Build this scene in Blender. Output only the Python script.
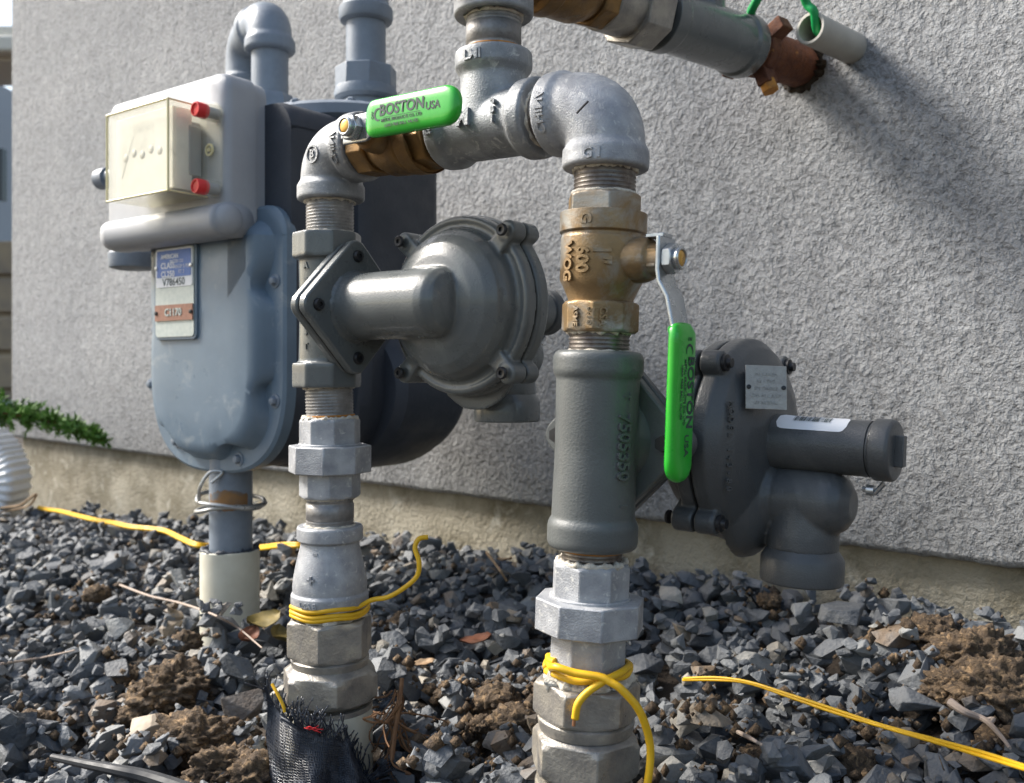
import bpy, bmesh, math, random
import numpy as np
from mathutils import Vector, Matrix, noise
V = Vector
R = math.radians
random.seed(7); rng = np.random.default_rng(7)
sc = bpy.context.scene
col = sc.collection
for o in list(bpy.data.objects): bpy.data.objects.remove(o)

# ------------------------------------------------------------------ camera, sky, sun
CAMZ = .25; F = 960.0; HY = 372.0
cd = bpy.data.cameras.new('camera'); cam = bpy.data.objects.new('camera', cd); col.objects.link(cam)
cam.location = (0, 0, CAMZ); cam.rotation_euler = (R(90), 0, 0)
cd.sensor_width = 36; cd.lens = F/1024*36; cd.shift_y = -(391.5-HY)/1024
cd.clip_start = .02; cd.clip_end = 3000
cd.dof.use_dof = True; cd.dof.focus_distance = .57; cd.dof.aperture_fstop = 13
sc.camera = cam
SUN_AZ = V((-.955, .30)).normalized(); SUN_EL = R(41)
w = bpy.data.worlds.new('World'); sc.world = w; w.use_nodes = True
nt = w.node_tree; bg = nt.nodes['Background']
sky = nt.nodes.new('ShaderNodeTexSky'); sky.sky_type = 'NISHITA'; sky.sun_disc = False
sky.sun_elevation = SUN_EL; sky.sun_rotation = math.atan2(SUN_AZ.x, SUN_AZ.y) % (2*math.pi)
sky.air_density = 1.3; sky.dust_density = 3.0
nt.links.new(sky.outputs[0], bg.inputs[0]); bg.inputs[1].default_value = .125
sd = bpy.data.lights.new('sun', 'SUN'); sd.energy = 3.9; sd.angle = R(18.0); sd.color = (1, .96, .90)
sun = bpy.data.objects.new('sun', sd); col.objects.link(sun)
sdir = V((SUN_AZ.x*math.cos(SUN_EL), SUN_AZ.y*math.cos(SUN_EL), math.sin(SUN_EL)))
sun.rotation_euler = sdir.to_track_quat('Z', 'Y').to_euler(); sun.location = sdir*8
sc.view_settings.view_transform = 'Standard'; sc.view_settings.look = 'None'
sc.view_settings.exposure = 1.08; sc.view_settings.gamma = 1

def P(x, y, Y): return V(((x-512)*Y/F, Y, CAMZ-(y-HY)*Y/F))
def ray(x, y): return V(((x-512)/F, 1, -(y-HY)/F))
def hit(x, y, p0, n):
    d = ray(x, y); c = V((0, 0, CAMZ))
    return c + d*((V(p0)-c).dot(n)/d.dot(n))
UP = V((0, 0, 1))
A = V((.718, -.696, 0)).normalized(); N = V((.696, .718, 0)).normalized()   # along the wall, into the wall
W0 = V((0, 1.1375, 0))

# ------------------------------------------------------------------ materials
def mat(name, c1, c2=None, c3=None, scale=60, rough=.5, metal=0, bump=.0, bscale=400, spec=.5, coat=0, rvar=.15,
        thr=(.35, .65), thr3=(.6, .72), scale3=None, trans=0, ior=1.45):
    m = bpy.data.materials.new(name); m.use_nodes = True
    t = m.node_tree; b = t.nodes['Principled BSDF']
    b.inputs['Roughness'].default_value = rough; b.inputs['Metallic'].default_value = metal
    b.inputs['Specular IOR Level'].default_value = spec; b.inputs['Coat Weight'].default_value = coat
    b.inputs['Transmission Weight'].default_value = trans; b.inputs['IOR'].default_value = ior
    tc = t.nodes.new('ShaderNodeTexCoord'); co = tc.outputs['Object']
    def nz(s, det=5, dist=0):
        n = t.nodes.new('ShaderNodeTexNoise'); n.inputs['Scale'].default_value = s; n.inputs['Detail'].default_value = det
        n.inputs['Distortion'].default_value = dist; n.inputs['Roughness'].default_value = .62
        t.links.new(co, n.inputs['Vector']); return n.outputs['Fac']
    def mr(src, a, b_, lo=0, hi=1):
        n = t.nodes.new('ShaderNodeMapRange'); n.inputs[1].default_value = a; n.inputs[2].default_value = b_
        n.inputs[3].default_value = lo; n.inputs[4].default_value = hi; t.links.new(src, n.inputs[0]); return n.outputs[0]
    def mx(f, x, y):
        n = t.nodes.new('ShaderNodeMix'); n.data_type = 'RGBA'
        if isinstance(f, float): n.inputs[0].default_value = f
        else: t.links.new(f, n.inputs[0])
        for k, q in ((6, x), (7, y)):
            if isinstance(q, tuple): n.inputs[k].default_value = (*q, 1)
            else: t.links.new(q, n.inputs[k])
        return n.outputs[2]
    c = c1
    if c2: c = mx(mr(nz(scale), *thr), c1, c2)
    if c3: c = mx(mr(nz(scale3 or scale*.6, 8, .6), *thr3), c, c3)
    if isinstance(c, tuple): b.inputs['Base Color'].default_value = (*c, 1)
    else: t.links.new(c, b.inputs['Base Color'])
    if rvar: t.links.new(mr(nz(scale*1.7), .3, .7, max(.02, rough-rvar), min(1, rough+rvar)), b.inputs['Roughness'])
    if bump:
        bp = t.nodes.new('ShaderNodeBump'); bp.inputs['Distance'].default_value = bump; bp.inputs['Strength'].default_value = 1
        t.links.new(nz(bscale, 4), bp.inputs['Height']); t.links.new(bp.outputs[0], b.inputs['Normal'])
    m['x'] = 1
    return m
M = {}
M['galv'] = mat('galvanised cast iron', (.35, .36, .37), (.21, .22, .23), (.52, .52, .50), 60, .48, .35, .0004, 1000, thr3=(.58, .7), scale3=170)
M['galv_light'] = mat('galvanised bright', (.42, .43, .445), (.27, .28, .30), (.58, .58, .56), 70, .52, .3, .0004, 1000, thr3=(.58, .7), scale3=210)
M['zinc'] = mat('dull zinc nut', (.36, .335, .29), (.22, .21, .20), (.50, .45, .36), 55, .4, .5, .0004, 500, thr3=(.54, .7))
M['pipe'] = mat('galvanised pipe', (.30, .29, .28), (.17, .165, .16), (.44, .41, .35), 80, .45, .5, .0004, 500)
M['thread'] = mat('bare cut thread', (.20, .18, .16), (.11, .09, .08), (.42, .40, .37), 150, .4, .6, .0001, 900)
M['rust'] = mat('rusted steel', (.09, .035, .022), (.16, .06, .028), (.42, .19, .04), 120, .85, 0, .0008, 400, thr3=(.62, .72))
M['rust_ring'] = mat('orange rust stain', (.55, .24, .04), (.32, .14, .04), None, 200, .8)
M['paint'] = mat('grey regulator paint', (.122, .132, .131), (.100, .109, .109), (.15, .163, .157), 30, .30, 0, .0002, 900, spec=.5, coat=.35, rvar=.08)
M['paint_dark'] = mat('dark grey regulator paint', (.078, .081, .083), (.062, .066, .069), (.108, .110, .109), 25, .36, 0, .0003, 900, coat=.1, rvar=.07)
M['tee_paint'] = mat('worn grey regulator paint', (.112, .120, .118), (.090, .097, .096), (.16, .10, .05), 30, .36, 0, .00025, 800, thr3=(.66, .78), scale3=22, rvar=.08)
M['meter'] = mat('blue grey meter paint', (.150, .205, .262), (.120, .168, .218), (.25, .29, .32), 14, .36, 0, .0002, 900, rvar=.12, thr3=(.58, .72), scale3=40)
M['meter_dark'] = mat('shade-darkened meter paint', (.040, .046, .058), (.032, .037, .048), (.055, .062, .075), 18, .55, 0, .0003, 300)  # meter paint darkened: shadow on the side and rear cases put into the colour
M['bluepipe'] = mat('blue grey painted pipe', (.20, .235, .28), (.16, .19, .23), (.26, .28, .30), 40, .45, 0, .0003, 500)
M['brass'] = mat('weathered brass', (.31, .205, .10), (.19, .13, .07), (.32, .31, .28), 38, .42, .55, .00022, 800, thr3=(.47, .62), scale3=32)
M['brass_dark'] = mat('stained brass', (.26, .15, .05), (.16, .10, .05), (.12, .12, .09), 60, .45, .6, .0003, 500)
M['brass_bright'] = mat('bright brass', (.62, .38, .10), (.48, .28, .07), None, 60, .3, .8)
M['steel'] = mat('zinc plated steel', (.50, .52, .53), (.40, .42, .44), (.60, .61, .61), 70, .3, .8, .0001, 300)
M['black'] = mat('black screw', (.018, .018, .02), (.03, .03, .032), None, 90, .4, .2)
M['green'] = mat('green vinyl', (.025, .43, .03), (.02, .35, .025), None, 12, .3, 0, .0002, 60, coat=.3, rvar=.08)
M['greenwire'] = mat('green wire', (.01, .30, .08), None, None, 12, .4)
M['ink'] = mat('dark print', (.03, .05, .05), None, None, 12, .6, rvar=0)
M['paleink'] = mat('grey print', (.10, .22, .14), None, None, 12, .6, rvar=0)
M['yellow'] = mat('yellow wire insulation', (.78, .46, .015), (.66, .37, .01), (.45, .27, .05), 60, .45, 0, .0001, 300, thr3=(.68, .8))
M['copper'] = mat('bare copper', (.45, .22, .12), None, None, 50, .4, .8)
M['white'] = mat('white label', (.75, .76, .78), None, None, 50, .5, rvar=0)
M['plate'] = mat('stamped aluminium plate', (.36, .35, .32), (.30, .29, .27), None, 300, .5, .25, .0003, 900)
M['seal'] = mat('white pipe thread paste', (.66, .62, .54), (.46, .41, .33), (.75, .74, .70), 250, .8, 0, .0008, 900)
M['pvc'] = mat('cream plastic sleeve', (.62, .60, .50), (.52, .49, .39), (.40, .37, .28), 22, .5, 0, .0001, 200, thr3=(.66, .8))
M['greyplastic'] = mat('light grey housing', (.36, .37, .39), (.32, .33, .35), (.30, .31, .32), 15, .45, 0, .0001, 200)
M['conduit'] = mat('pale grey plastic conduit', (.42, .40, .35), (.36, .34, .30), None, 40, .5)
M['dialfaint'] = mat('faded grey print', (.50, .49, .45), (.40, .40, .38), None, 120, .6)
M['red'] = mat('red seal plug', (.72, .03, .035), (.6, .03, .03), None, 60, .35)
M['dial'] = mat('white dial plate', (.84, .82, .76), (.74, .72, .66), (.52, .50, .45), 40, .6, thr3=(.6, .75))
M['dialmech'] = mat('grey dial works', (.30, .31, .32), None, None, 40, .5)
M['blue'] = mat('blue print', (.06, .14, .42), (.08, .18, .46), None, 400, .5, rvar=0)
M['badge'] = mat('pale badge plate', (.46, .50, .48), (.38, .43, .42), None, 200, .45, .2)
M['bronze'] = mat('copper coloured tag', (.30, .16, .12), (.22, .12, .09), None, 300, .5, .4)
M['concrete'] = mat('weathered concrete', (.30, .275, .215), (.17, .15, .105), (.40, .38, .32), 11, .92, 0, .004, 160, thr=(.4, .6), thr3=(.56, .7), scale3=22)
M['soil'] = mat('dark soil', (.050, .036, .024), (.028, .022, .017), (.13, .085, .045), 40, .95, 0, .004, 250)
M['clod'] = mat('brown soil clod', (.12, .080, .046), (.042, .030, .021), (.30, .20, .11), 170, .95, 0, .0028, 420, thr3=(.52, .66), scale3=150)
M['beige'] = mat('beige stone', (.40, .33, .25), (.30, .25, .19), None, 60, .75, 0, .0004, 300)
M['twig'] = mat('dry twig', (.36, .25, .15), (.24, .15, .08), None, 80, .8)
M['root'] = mat('fibrous root', (.23, .12, .055), (.14, .07, .035), None, 80, .85)
M['leaf_dry'] = mat('dry leaf', (.22, .16, .04), (.10, .08, .025), (.32, .22, .07), 60, .7)
M['bark'] = mat('red brown bark chip', (.19, .065, .03), (.10, .04, .02), None, 60, .7)
M['hose'] = mat('black rubber', (.02, .021, .024), (.03, .032, .035), None, 60, .5)
M['downspout'] = mat('white enamelled aluminium', (.72, .73, .73), (.64, .65, .66), None, 15, .35)
M['foliage'] = mat('evergreen leaf', (.13, .26, .04), (.07, .16, .025), (.22, .34, .08), 30, .6)
M['housewall'] = mat('pale grey render', (.42, .43, .45), None, None, 5, .9)
M['veneer'] = mat('stone veneer', (.36, .28, .18), (.22, .18, .14), (.45, .40, .33), 4, .9)
M['fascia'] = mat('cream painted trim', (.68, .64, .55), None, None, 5, .6)
M['glass_dark'] = mat('dark window glass', (.03, .035, .045), None, None, 5, .1, rvar=0)
M['wire_grey'] = mat('galvanised tie wire', (.46, .47, .46), (.34, .34, .33), None, 90, .35, .7)

def clear_yellow():
    m = bpy.data.materials.new('yellowed clear plastic'); m.use_nodes = True
    t = m.node_tree; b = t.nodes['Principled BSDF']; out = t.nodes['Material Output']
    tr = t.nodes.new('ShaderNodeBsdfTransparent'); tr.inputs[0].default_value = (.995, .99, .965, 1)
    b.inputs['Base Color'].default_value = (.95, .93, .82, 1); b.inputs['Roughness'].default_value = .15
    fr0 = t.nodes.new('ShaderNodeLayerWeight'); fr0.inputs[0].default_value = .25; fr = t.nodes.new('ShaderNodeMath'); fr.operation = 'MULTIPLY_ADD'; fr.inputs[1].default_value = .35; fr.inputs[2].default_value = .02; t.links.new(fr0.outputs['Facing'], fr.inputs[0])
    ns = t.nodes.new('ShaderNodeTexNoise'); ns.inputs['Scale'].default_value = 28; ns.inputs['Detail'].default_value = 6
    tc = t.nodes.new('ShaderNodeTexCoord'); t.links.new(tc.outputs['Object'], ns.inputs['Vector'])
    mr = t.nodes.new('ShaderNodeMapRange'); mr.inputs[1].default_value = .3; mr.inputs[2].default_value = .75
    mr.inputs[3].default_value = .0; mr.inputs[4].default_value = .08; t.links.new(ns.outputs['Fac'], mr.inputs[0])
    mxv = t.nodes.new('ShaderNodeMath'); mxv.operation = 'ADD'; mxv.use_clamp = True
    t.links.new(fr.outputs[0], mxv.inputs[0]); t.links.new(mr.outputs[0], mxv.inputs[1])
    mx = t.nodes.new('ShaderNodeMixShader'); t.links.new(mxv.outputs[0], mx.inputs[0])
    t.links.new(tr.outputs[0], mx.inputs[1]); t.links.new(b.outputs[0], mx.inputs[2]); t.links.new(mx.outputs[0], out.inputs[0])
    return m
M['clear'] = clear_yellow()

def stucco():
    m = bpy.data.materials.new('grey stucco'); m.use_nodes = True
    t = m.node_tree; b = t.nodes['Principled BSDF']; L = t.links.new
    b.inputs['Roughness'].default_value = .92; b.inputs['Specular IOR Level'].default_value = .2
    tc = t.nodes.new('ShaderNodeTexCoord'); co = tc.outputs['Object']
    def nz(s, det, dist, rg=.55):
        n = t.nodes.new('ShaderNodeTexNoise'); n.inputs['Scale'].default_value = s; n.inputs['Detail'].default_value = det
        n.inputs['Distortion'].default_value = dist; n.inputs['Roughness'].default_value = rg; L(co, n.inputs['Vector']); return n.outputs['Fac']
    fine = nz(620, 3, 0); mid = nz(180, 4, .25, .60); big = nz(4, 4, .4)
    cr = t.nodes.new('ShaderNodeValToRGB'); L(big, cr.inputs[0])
    cr.color_ramp.elements[0].position = .3; cr.color_ramp.elements[0].color = (.30, .307, .316, 1)
    cr.color_ramp.elements[1].position = .7; cr.color_ramp.elements[1].color = (.37, .374, .378, 1)
    sp = nz(48, 5, .3, .7); rm = t.nodes.new('ShaderNodeMapRange'); rm.inputs[1].default_value = .35; rm.inputs[2].default_value = .65; rm.inputs[3].default_value = .84; rm.inputs[4].default_value = 1.1; L(sp, rm.inputs[0])  # blotches in the colour stand in for the blurred shading of bumps
    vm = t.nodes.new('ShaderNodeVectorMath'); vm.operation = 'SCALE'; L(cr.outputs[0], vm.inputs[0]); L(rm.outputs[0], vm.inputs['Scale']); L(vm.outputs[0], b.inputs['Base Color'])
    b0 = t.nodes.new('ShaderNodeBump'); b0.inputs['Distance'].default_value = .006; b0.inputs['Strength'].default_value = 1; L(nz(34, 2, .2), b0.inputs['Height'])
    b1 = t.nodes.new('ShaderNodeBump'); b1.inputs['Distance'].default_value = .0066; b1.inputs['Strength'].default_value = 1; L(mid, b1.inputs['Height']); L(b0.outputs[0], b1.inputs['Normal'])
    b2 = t.nodes.new('ShaderNodeBump'); b2.inputs['Distance'].default_value = .0016; b2.inputs['Strength'].default_value = .9; L(fine, b2.inputs['Height']); L(b1.outputs[0], b2.inputs['Normal'])
    L(b2.outputs[0], b.inputs['Normal'])
    # shading of the pits painted into the base colour, on top of the bump
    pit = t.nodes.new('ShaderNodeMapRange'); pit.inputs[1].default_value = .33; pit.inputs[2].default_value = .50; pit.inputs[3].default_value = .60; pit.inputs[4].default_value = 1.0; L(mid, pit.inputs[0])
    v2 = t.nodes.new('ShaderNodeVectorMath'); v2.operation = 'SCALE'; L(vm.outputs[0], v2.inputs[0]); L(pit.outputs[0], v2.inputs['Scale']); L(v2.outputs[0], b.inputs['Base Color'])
    return m
M['stucco'] = stucco()

def stone_mat():
    m = bpy.data.materials.new('crushed dark basalt'); m.use_nodes = True
    t = m.node_tree; b = t.nodes['Principled BSDF']; L = t.links.new
    oi = t.nodes.new('ShaderNodeObjectInfo'); at = t.nodes.new('ShaderNodeAttribute'); at.attribute_name = 'tone'
    ad = t.nodes.new('ShaderNodeMath'); ad.operation = 'ADD'; L(oi.outputs['Random'], ad.inputs[0]); L(at.outputs['Fac'], ad.inputs[1])
    fr = t.nodes.new('ShaderNodeMath'); fr.operation = 'FRACT'; L(ad.outputs[0], fr.inputs[0])
    cr = t.nodes.new('ShaderNodeValToRGB'); L(fr.outputs[0], cr.inputs[0]); cr.color_ramp.interpolation = 'LINEAR'
    gain = t.nodes.new('ShaderNodeVectorMath'); gain.operation = 'SCALE'; gain.inputs['Scale'].default_value = 1.48; L(cr.outputs[0], gain.inputs[0])
    e = cr.color_ramp.elements; e[0].position = 0; e[0].color = (.034, .038, .044, 1); e[1].position = 1; e[1].color = (.052, .057, .063, 1)
    for p, c in ((.15, (.062, .068, .076)), (.3, (.088, .094, .101)), (.5, (.046, .051, .058)), (.7, (.075, .081, .088)), (.82, (.115, .121, .126)), (.89, (.17, .173, .168)), (.935, (.21, .19, .155)), (.96, (.12, .085, .055))):
        q = e.new(p); q.color = (*c, 1)
    tc = t.nodes.new('ShaderNodeTexCoord')
    geo = t.nodes.new('ShaderNodeNewGeometry')
    n1 = t.nodes.new('ShaderNodeTexNoise'); n1.inputs['Scale'].default_value = 95; n1.inputs['Detail'].default_value = 6; L(geo.outputs['Position'], n1.inputs['Vector'])
    mr = t.nodes.new('ShaderNodeMapRange'); mr.inputs[1].default_value = .42; mr.inputs[2].default_value = .72; mr.inputs[4].default_value = .55; L(n1.outputs['Fac'], mr.inputs[0])
    mx = t.nodes.new('ShaderNodeMix'); mx.data_type = 'RGBA'; L(mr.outputs[0], mx.inputs[0]); L(gain.outputs[0], mx.inputs[6]); mx.inputs[7].default_value = (.15, .152, .15, 1)
    L(mx.outputs[2], b.inputs['Base Color']); b.inputs['Roughness'].default_value = .62; b.inputs['Specular IOR Level'].default_value = .4
    n2 = t.nodes.new('ShaderNodeTexNoise'); n2.inputs['Scale'].default_value = 330; n2.inputs['Detail'].default_value = 5; L(geo.outputs['Position'], n2.inputs['Vector'])
    bp = t.nodes.new('ShaderNodeBump'); bp.inputs['Distance'].default_value = .0013; L(n2.outputs['Fac'], bp.inputs['Height']); L(bp.outputs[0], b.inputs['Normal'])
    return m
M['stone'] = stone_mat()

# ------------------------------------------------------------------ mesh helpers
def frame(o, z, x=None):
    z = V(z).normalized()
    x = V(x) if x is not None else (V((0, 0, 1)) if abs(z.z) < .9 else V((1, 0, 0)))
    x = (x - z*x.dot(z)).normalized(); y = z.cross(x)
    m = Matrix((x, y, z)).transposed().to_4x4(); m.translation = o
    return m
class G:
    def __init__(s): s.v = []; s.f = []
    def rings(s, rings, close=True, cap=True):
        b = len(s.v); n = len(rings[0])
        for r in rings: s.v += [V(p) for p in r]
        for i in range(len(rings)-1):
            for j in range(n if close else n-1):
                k = (j+1) % n
                s.f.append((b+i*n+j, b+i*n+k, b+(i+1)*n+k, b+(i+1)*n+j))
        if cap and close:
            s.f.append(tuple(b+j for j in reversed(range(n)))); e = b+(len(rings)-1)*n
            s.f.append(tuple(e+j for j in range(n)))
        return s
    def lathe(s, m, prof, n=48, cap=True, a0=0, sq=1):
        return s.rings([[m @ V((r*math.cos(a0+2*math.pi*j/n), sq*r*math.sin(a0+2*math.pi*j/n), z)) for j in range(n)] for r, z in prof], cap=cap)
    def poly(s, m, sides, R_, z0, z1, a0=0, ch=0, over=.06):
        """prism with turned (cone cut) ends: R_ is the corner radius"""
        n = sides*10; ap = math.cos(math.pi/sides)
        H = z1-z0; rings = []
        zs = [0, .08, .16, .26, .4, .5, .6, .74, .84, .92, 1] if ch else [0, 1]
        for q in zs:
            z = z0+H*q; e = min(q, 1-q)*H; lim = R_*ap*(1-over*.2)+e*1.75 if ch else 9
            ring = []
            for j in range(n):
                a = 2*math.pi*j/n; ph = (a % (2*math.pi/sides))-math.pi/sides
                r = min(R_*ap/math.cos(ph), lim); ring.append(m @ V((r*math.cos(a+a0), r*math.sin(a+a0), z)))
            rings.append(ring)
        return s.rings(rings)
    def tube(s, pts, r, n=10, cap=True, closed=False):
        pts = [V(p) for p in pts]; k = len(pts); rings = []; x = None
        for i, p in enumerate(pts):
            t = (pts[min(i+1, k-1)]-pts[max(i-1, 0)]).normalized()
            if x is None: x = t.orthogonal().normalized()
            x = (x-t*x.dot(t)).normalized(); y = t.cross(x)
            rr = r[i] if isinstance(r, (list, tuple)) else r
            rings.append([p+x*rr*math.cos(2*math.pi*j/n)+y*rr*math.sin(2*math.pi*j/n) for j in range(n)])
        return s.rings(rings, cap=cap)
    def strip(s, pts, wd, w_, th, n=20, ends=0, e=3.2):
        """bar of rounded rectangular section along pts; wd is the width direction"""
        pts = [V(p) for p in pts]; k = len(pts); rings = []; wd = V(wd).normalized()
        L_ = [0]
        for i in range(1, k): L_.append(L_[-1]+(pts[i]-pts[i-1]).length)
        for i, p in enumerate(pts):
            t = (pts[min(i+1, k-1)]-pts[max(i-1, 0)]).normalized(); nn = t.cross(wd).normalized()
            sc_ = 1.0; st = 1.0
            if ends:
                d = min(L_[-1]-L_[i], ends[1]) / ends[1] if ends[1] else 1
                d0 = min(L_[i], ends[0]) / ends[0] if ends[0] else 1
                sc_ = math.sqrt(max(.02, 1-(1-d)**2))*math.sqrt(max(.3, 1-.35*(1-d0)**2)); st = math.sqrt(max(.05, 1-(1-d)**4))
            ring = []
            for j in range(n):
                a = 2*math.pi*j/n; c, q = math.cos(a), math.sin(a)
                cx = math.copysign(abs(c)**(2/e), c); cy = math.copysign(abs(q)**(2/e), q)
                ring.append(p+wd*cx*w_/2*sc_+nn*cy*th/2*st)
            rings.append(ring)
        return s.rings(rings)
    def box(s, m, sx, sy, sz):
        b = len(s.v)
        for z in (-.5, .5):
            for x, y in ((-.5, -.5), (.5, -.5), (.5, .5), (-.5, .5)): s.v.append(m @ V((x*sx, y*sy, z*sz)))
        s.f += [(b+3, b+2, b+1, b), (b+4, b+5, b+6, b+7)]+[(b+i, b+(i+1) % 4, b+4+(i+1) % 4, b+4+i) for i in range(4)]
        return s
    def outline(s, m, pts, z0, z1):
        return s.rings([[m @ V((x, y, z)) for x, y in pts] for z in (z0, z1)])
    def add(s, vs, fs):
        b = len(s.v); s.v += [V(p) for p in vs]; s.f += [tuple(i+b for i in f) for f in fs]; return s
    def build(s, name, m, parent=None, base=None, sharp=35, bevel=0, remesh=0, smooth=0, sub=0):
        root = parent
        while root is not None and root.parent is not None: root = root.parent
        o0 = V(root.location) if root is not None else (V(base) if base is not None else V((0, 0, 0)))
        me = bpy.data.meshes.new(name)
        me.from_pydata([tuple(p-o0) for p in s.v], [], s.f); me.materials.append(M[m] if isinstance(m, str) else m)
        bm = bmesh.new(); bm.from_mesh(me); bmesh.ops.recalc_face_normals(bm, faces=bm.faces); bm.to_mesh(me); bm.free()
        me.polygons.foreach_set('use_smooth', [True]*len(me.polygons))
        if sharp and not remesh: me.set_sharp_from_angle(angle=R(sharp))
        o = bpy.data.objects.new(name, me); col.objects.link(o)
        if parent is not None: o.parent = parent
        else: o.location = o0
        if remesh:
            q = o.modifiers.new('remesh', 'REMESH'); q.mode = 'VOXEL'; q.voxel_size = remesh; q.use_smooth_shade = True
            if smooth: q = o.modifiers.new('smooth', 'SMOOTH'); q.iterations = smooth; q.factor = .5
        if bevel:
            q = o.modifiers.new('bevel', 'BEVEL'); q.width = bevel; q.segments = 2; q.limit_method = 'ANGLE'; q.angle_limit = R(28)
        return o
def tag(o, label=None, cat=None, group=None, kind=None):
    if label: o['label'] = label
    if cat: o['category'] = cat
    if group: o['group'] = group
    if kind: o['kind'] = kind
    return o
def empty(name, loc, label, cat, group=None):
    o = bpy.data.objects.new(name, None); col.objects.link(o); o.location = loc; o.empty_display_size = .02
    return tag(o, label, cat, group)
def text_geo(body, size, ext=.0004, bold=0, sx=1):
    cu = bpy.data.curves.new('t', 'FONT'); cu.body = body; cu.size = size; cu.extrude = ext/2; cu.align_x = 'CENTER'; cu.align_y = 'CENTER'
    cu.offset = bold; cu.resolution_u = 3
    ob = bpy.data.objects.new('t', cu); col.objects.link(ob)
    bpy.context.view_layer.update()
    me = bpy.data.meshes.new_from_object(ob.evaluated_get(bpy.context.evaluated_depsgraph_get()))
    vs = [V((v.co.x*sx, v.co.y, v.co.z)) for v in me.vertices]; fs = [tuple(p.vertices) for p in me.polygons]
    bpy.data.objects.remove(ob); bpy.data.curves.remove(cu); bpy.data.meshes.remove(me)
    return vs, fs
def flat_text(g, body, size, m, ext=.0002, bold=0, sx=1):
    vs, fs = text_geo(body, size, ext, bold, sx); g.add([m @ v for v in vs], fs)
def wrap_text(g, body, size, fn, ext=.0008, bold=0, sx=1):
    vs, fs = text_geo(body, size, ext, bold, sx); g.add([fn(v) for v in vs], fs)
def bez(pts, n=10):
    """Catmull-Rom through points"""
    pts = [V(p) for p in pts]; q = [pts[0]*2-pts[1]]+pts+[pts[-1]*2-pts[-2]]; out = []
    for i in range(1, len(q)-2):
        a, b, c, d = q[i-1:i+3]
        for k in range(n):
            t = k/n
            out.append(.5*((2*b)+(c-a)*t+(2*a-5*b+4*c-d)*t*t+(3*b-a-3*c+d)*t**3))
    out.append(pts[-1]); return out

# ------------------------------------------------------------------ riser axes
Z1, Z2 = .67, .52
def L2(y): return P(605-.0355*(y-180), y, Z2)          # leaning right hand riser
def L1(y): return P(330, y, Z1)
up2 = (L2(100)-L2(700)).normalized()
up1 = UP
T2 = L2(107); T1 = P(331, 152, Z1)
HD = (T2-T1).normalized()                               # header direction, towards the camera and right
HL = (T2-T1).length

# ------------------------------------------------------------------ setting: ground, wall
def sstep(x): x = max(0, min(1, x)); return x*x*(3-2*x)
CORNER = P(12, 400, 2.296); CORNER.z = 0
def wallz(s): return float(np.interp(s, [-1, 0, .18, 1.165, 1.6, 2.2, 4], [-.09, -.08, -.068, .010, .032, .036, .02]))
def gz(x, y):
    p = V((x, y, 0)); d = (W0-p).dot(N); s = (p-CORNER).dot(A)
    z = -.014+(wallz(s)+.014)*(1-sstep(d/.38))-.034*sstep((d-.36)/.16)
    return z
BASEZ = -.03
g = G(); nx, ny = 150, 150
X = [-60+ i*0 for i in range(1)]
xs = np.concatenate([[-400, -60, -12, -5], np.linspace(-2.4, 1.6, 90), [3, 8, 60, 400]])
ys = np.concatenate([[-400, -40, -6, -1], np.linspace(-.2, 3.2, 80), [4, 6, 10, 40, 900]])
vs = []; fs = []
for j, y in enumerate(ys):
    for i, x in enumerate(xs):
        z = gz(x, y)-.012+ (noise.noise(V((x*9, y*9, 0)))*.008)
        if abs(x) > 3 or y > 3.3 or y < -.5: z = -.03
        vs.append((x, y, z))
nx = len(xs)
for j in range(len(ys)-1):
    for i in range(nx-1): a = j*nx+i; fs.append((a, a+1, a+nx+1, a+nx))
g = G(); g.add(vs, fs); ground = g.build('ground', 'soil', sharp=0); tag(ground, kind='structure')

# stucco wall with a slightly ragged lower lip, and the foundation set back under it
wall = empty('house_wall', CORNER, 'long grey textured stucco house wall on a bare concrete foundation, behind all the gas piping', 'wall')
g = G()
WL = 4.6; STZ = .0945
n = 900
outline = []
fr = []
def wp(s, d, z): return CORNER+A*s+N*d+UP*z
ringB = []
for prof in ((.03, .004), (.004, -.001), (.0, .004), (.0, .02), (.0, 2.9), (.25, 2.9), (.25, STZ)):
    pass
rows = []
for k, (d, z) in enumerate(((.05, STZ), (.012, STZ-.0005), (.003, STZ+.002), (.0, STZ+.007), (.0, .3), (.0, 2.9), (.25, 2.9), (.25, STZ))):
    row = []
    for i in range(n+1):
        s = WL*(i/n); jz = noise.noise(V((s*70, k*.3, 0)))*.0016+noise.noise(V((s*220, k*.2, 5)))*.0010 if k in (1, 2, 3) else 0
        row.append(wp(s, d, z+jz))
    rows.append(row)
b = 0; vs = [p for r_ in rows for p in r_]; fs = []
K = len(rows)
for k in range(K):
    k2 = (k+1) % K
    for i in range(n): fs.append((k*(n+1)+i, k*(n+1)+i+1, k2*(n+1)+i+1, k2*(n+1)+i))
fs.append(tuple(k*(n+1) for k in range(K))); fs.append(tuple(k*(n+1)+n for k in reversed(range(K))))
g.add(vs, fs); g.build('stucco', 'stucco', wall, sharp=50)
g = G()
m = frame(wp(WL/2+.01, .022+.12, -.15), A, N); g.box(m, .24, .5, WL-.02)
vs = []; fs = []; nn = 160; mm = 12
for i in range(nn+1):
    for j in range(mm+1):
        s = .012+(WL-.03)*i/nn; z = -.12+(STZ+.12)*j/mm
        vs.append(wp(s, .0195+noise.noise(V((s*12, z*18, 2)))*.003, z))
for i in range(nn):
    for j in range(mm): a = i*(mm+1)+j; fs.append((a, a+mm+1, a+mm+2, a+1))
g.add(vs, fs); g.build('foundation', 'concrete', wall, sharp=30)

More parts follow.
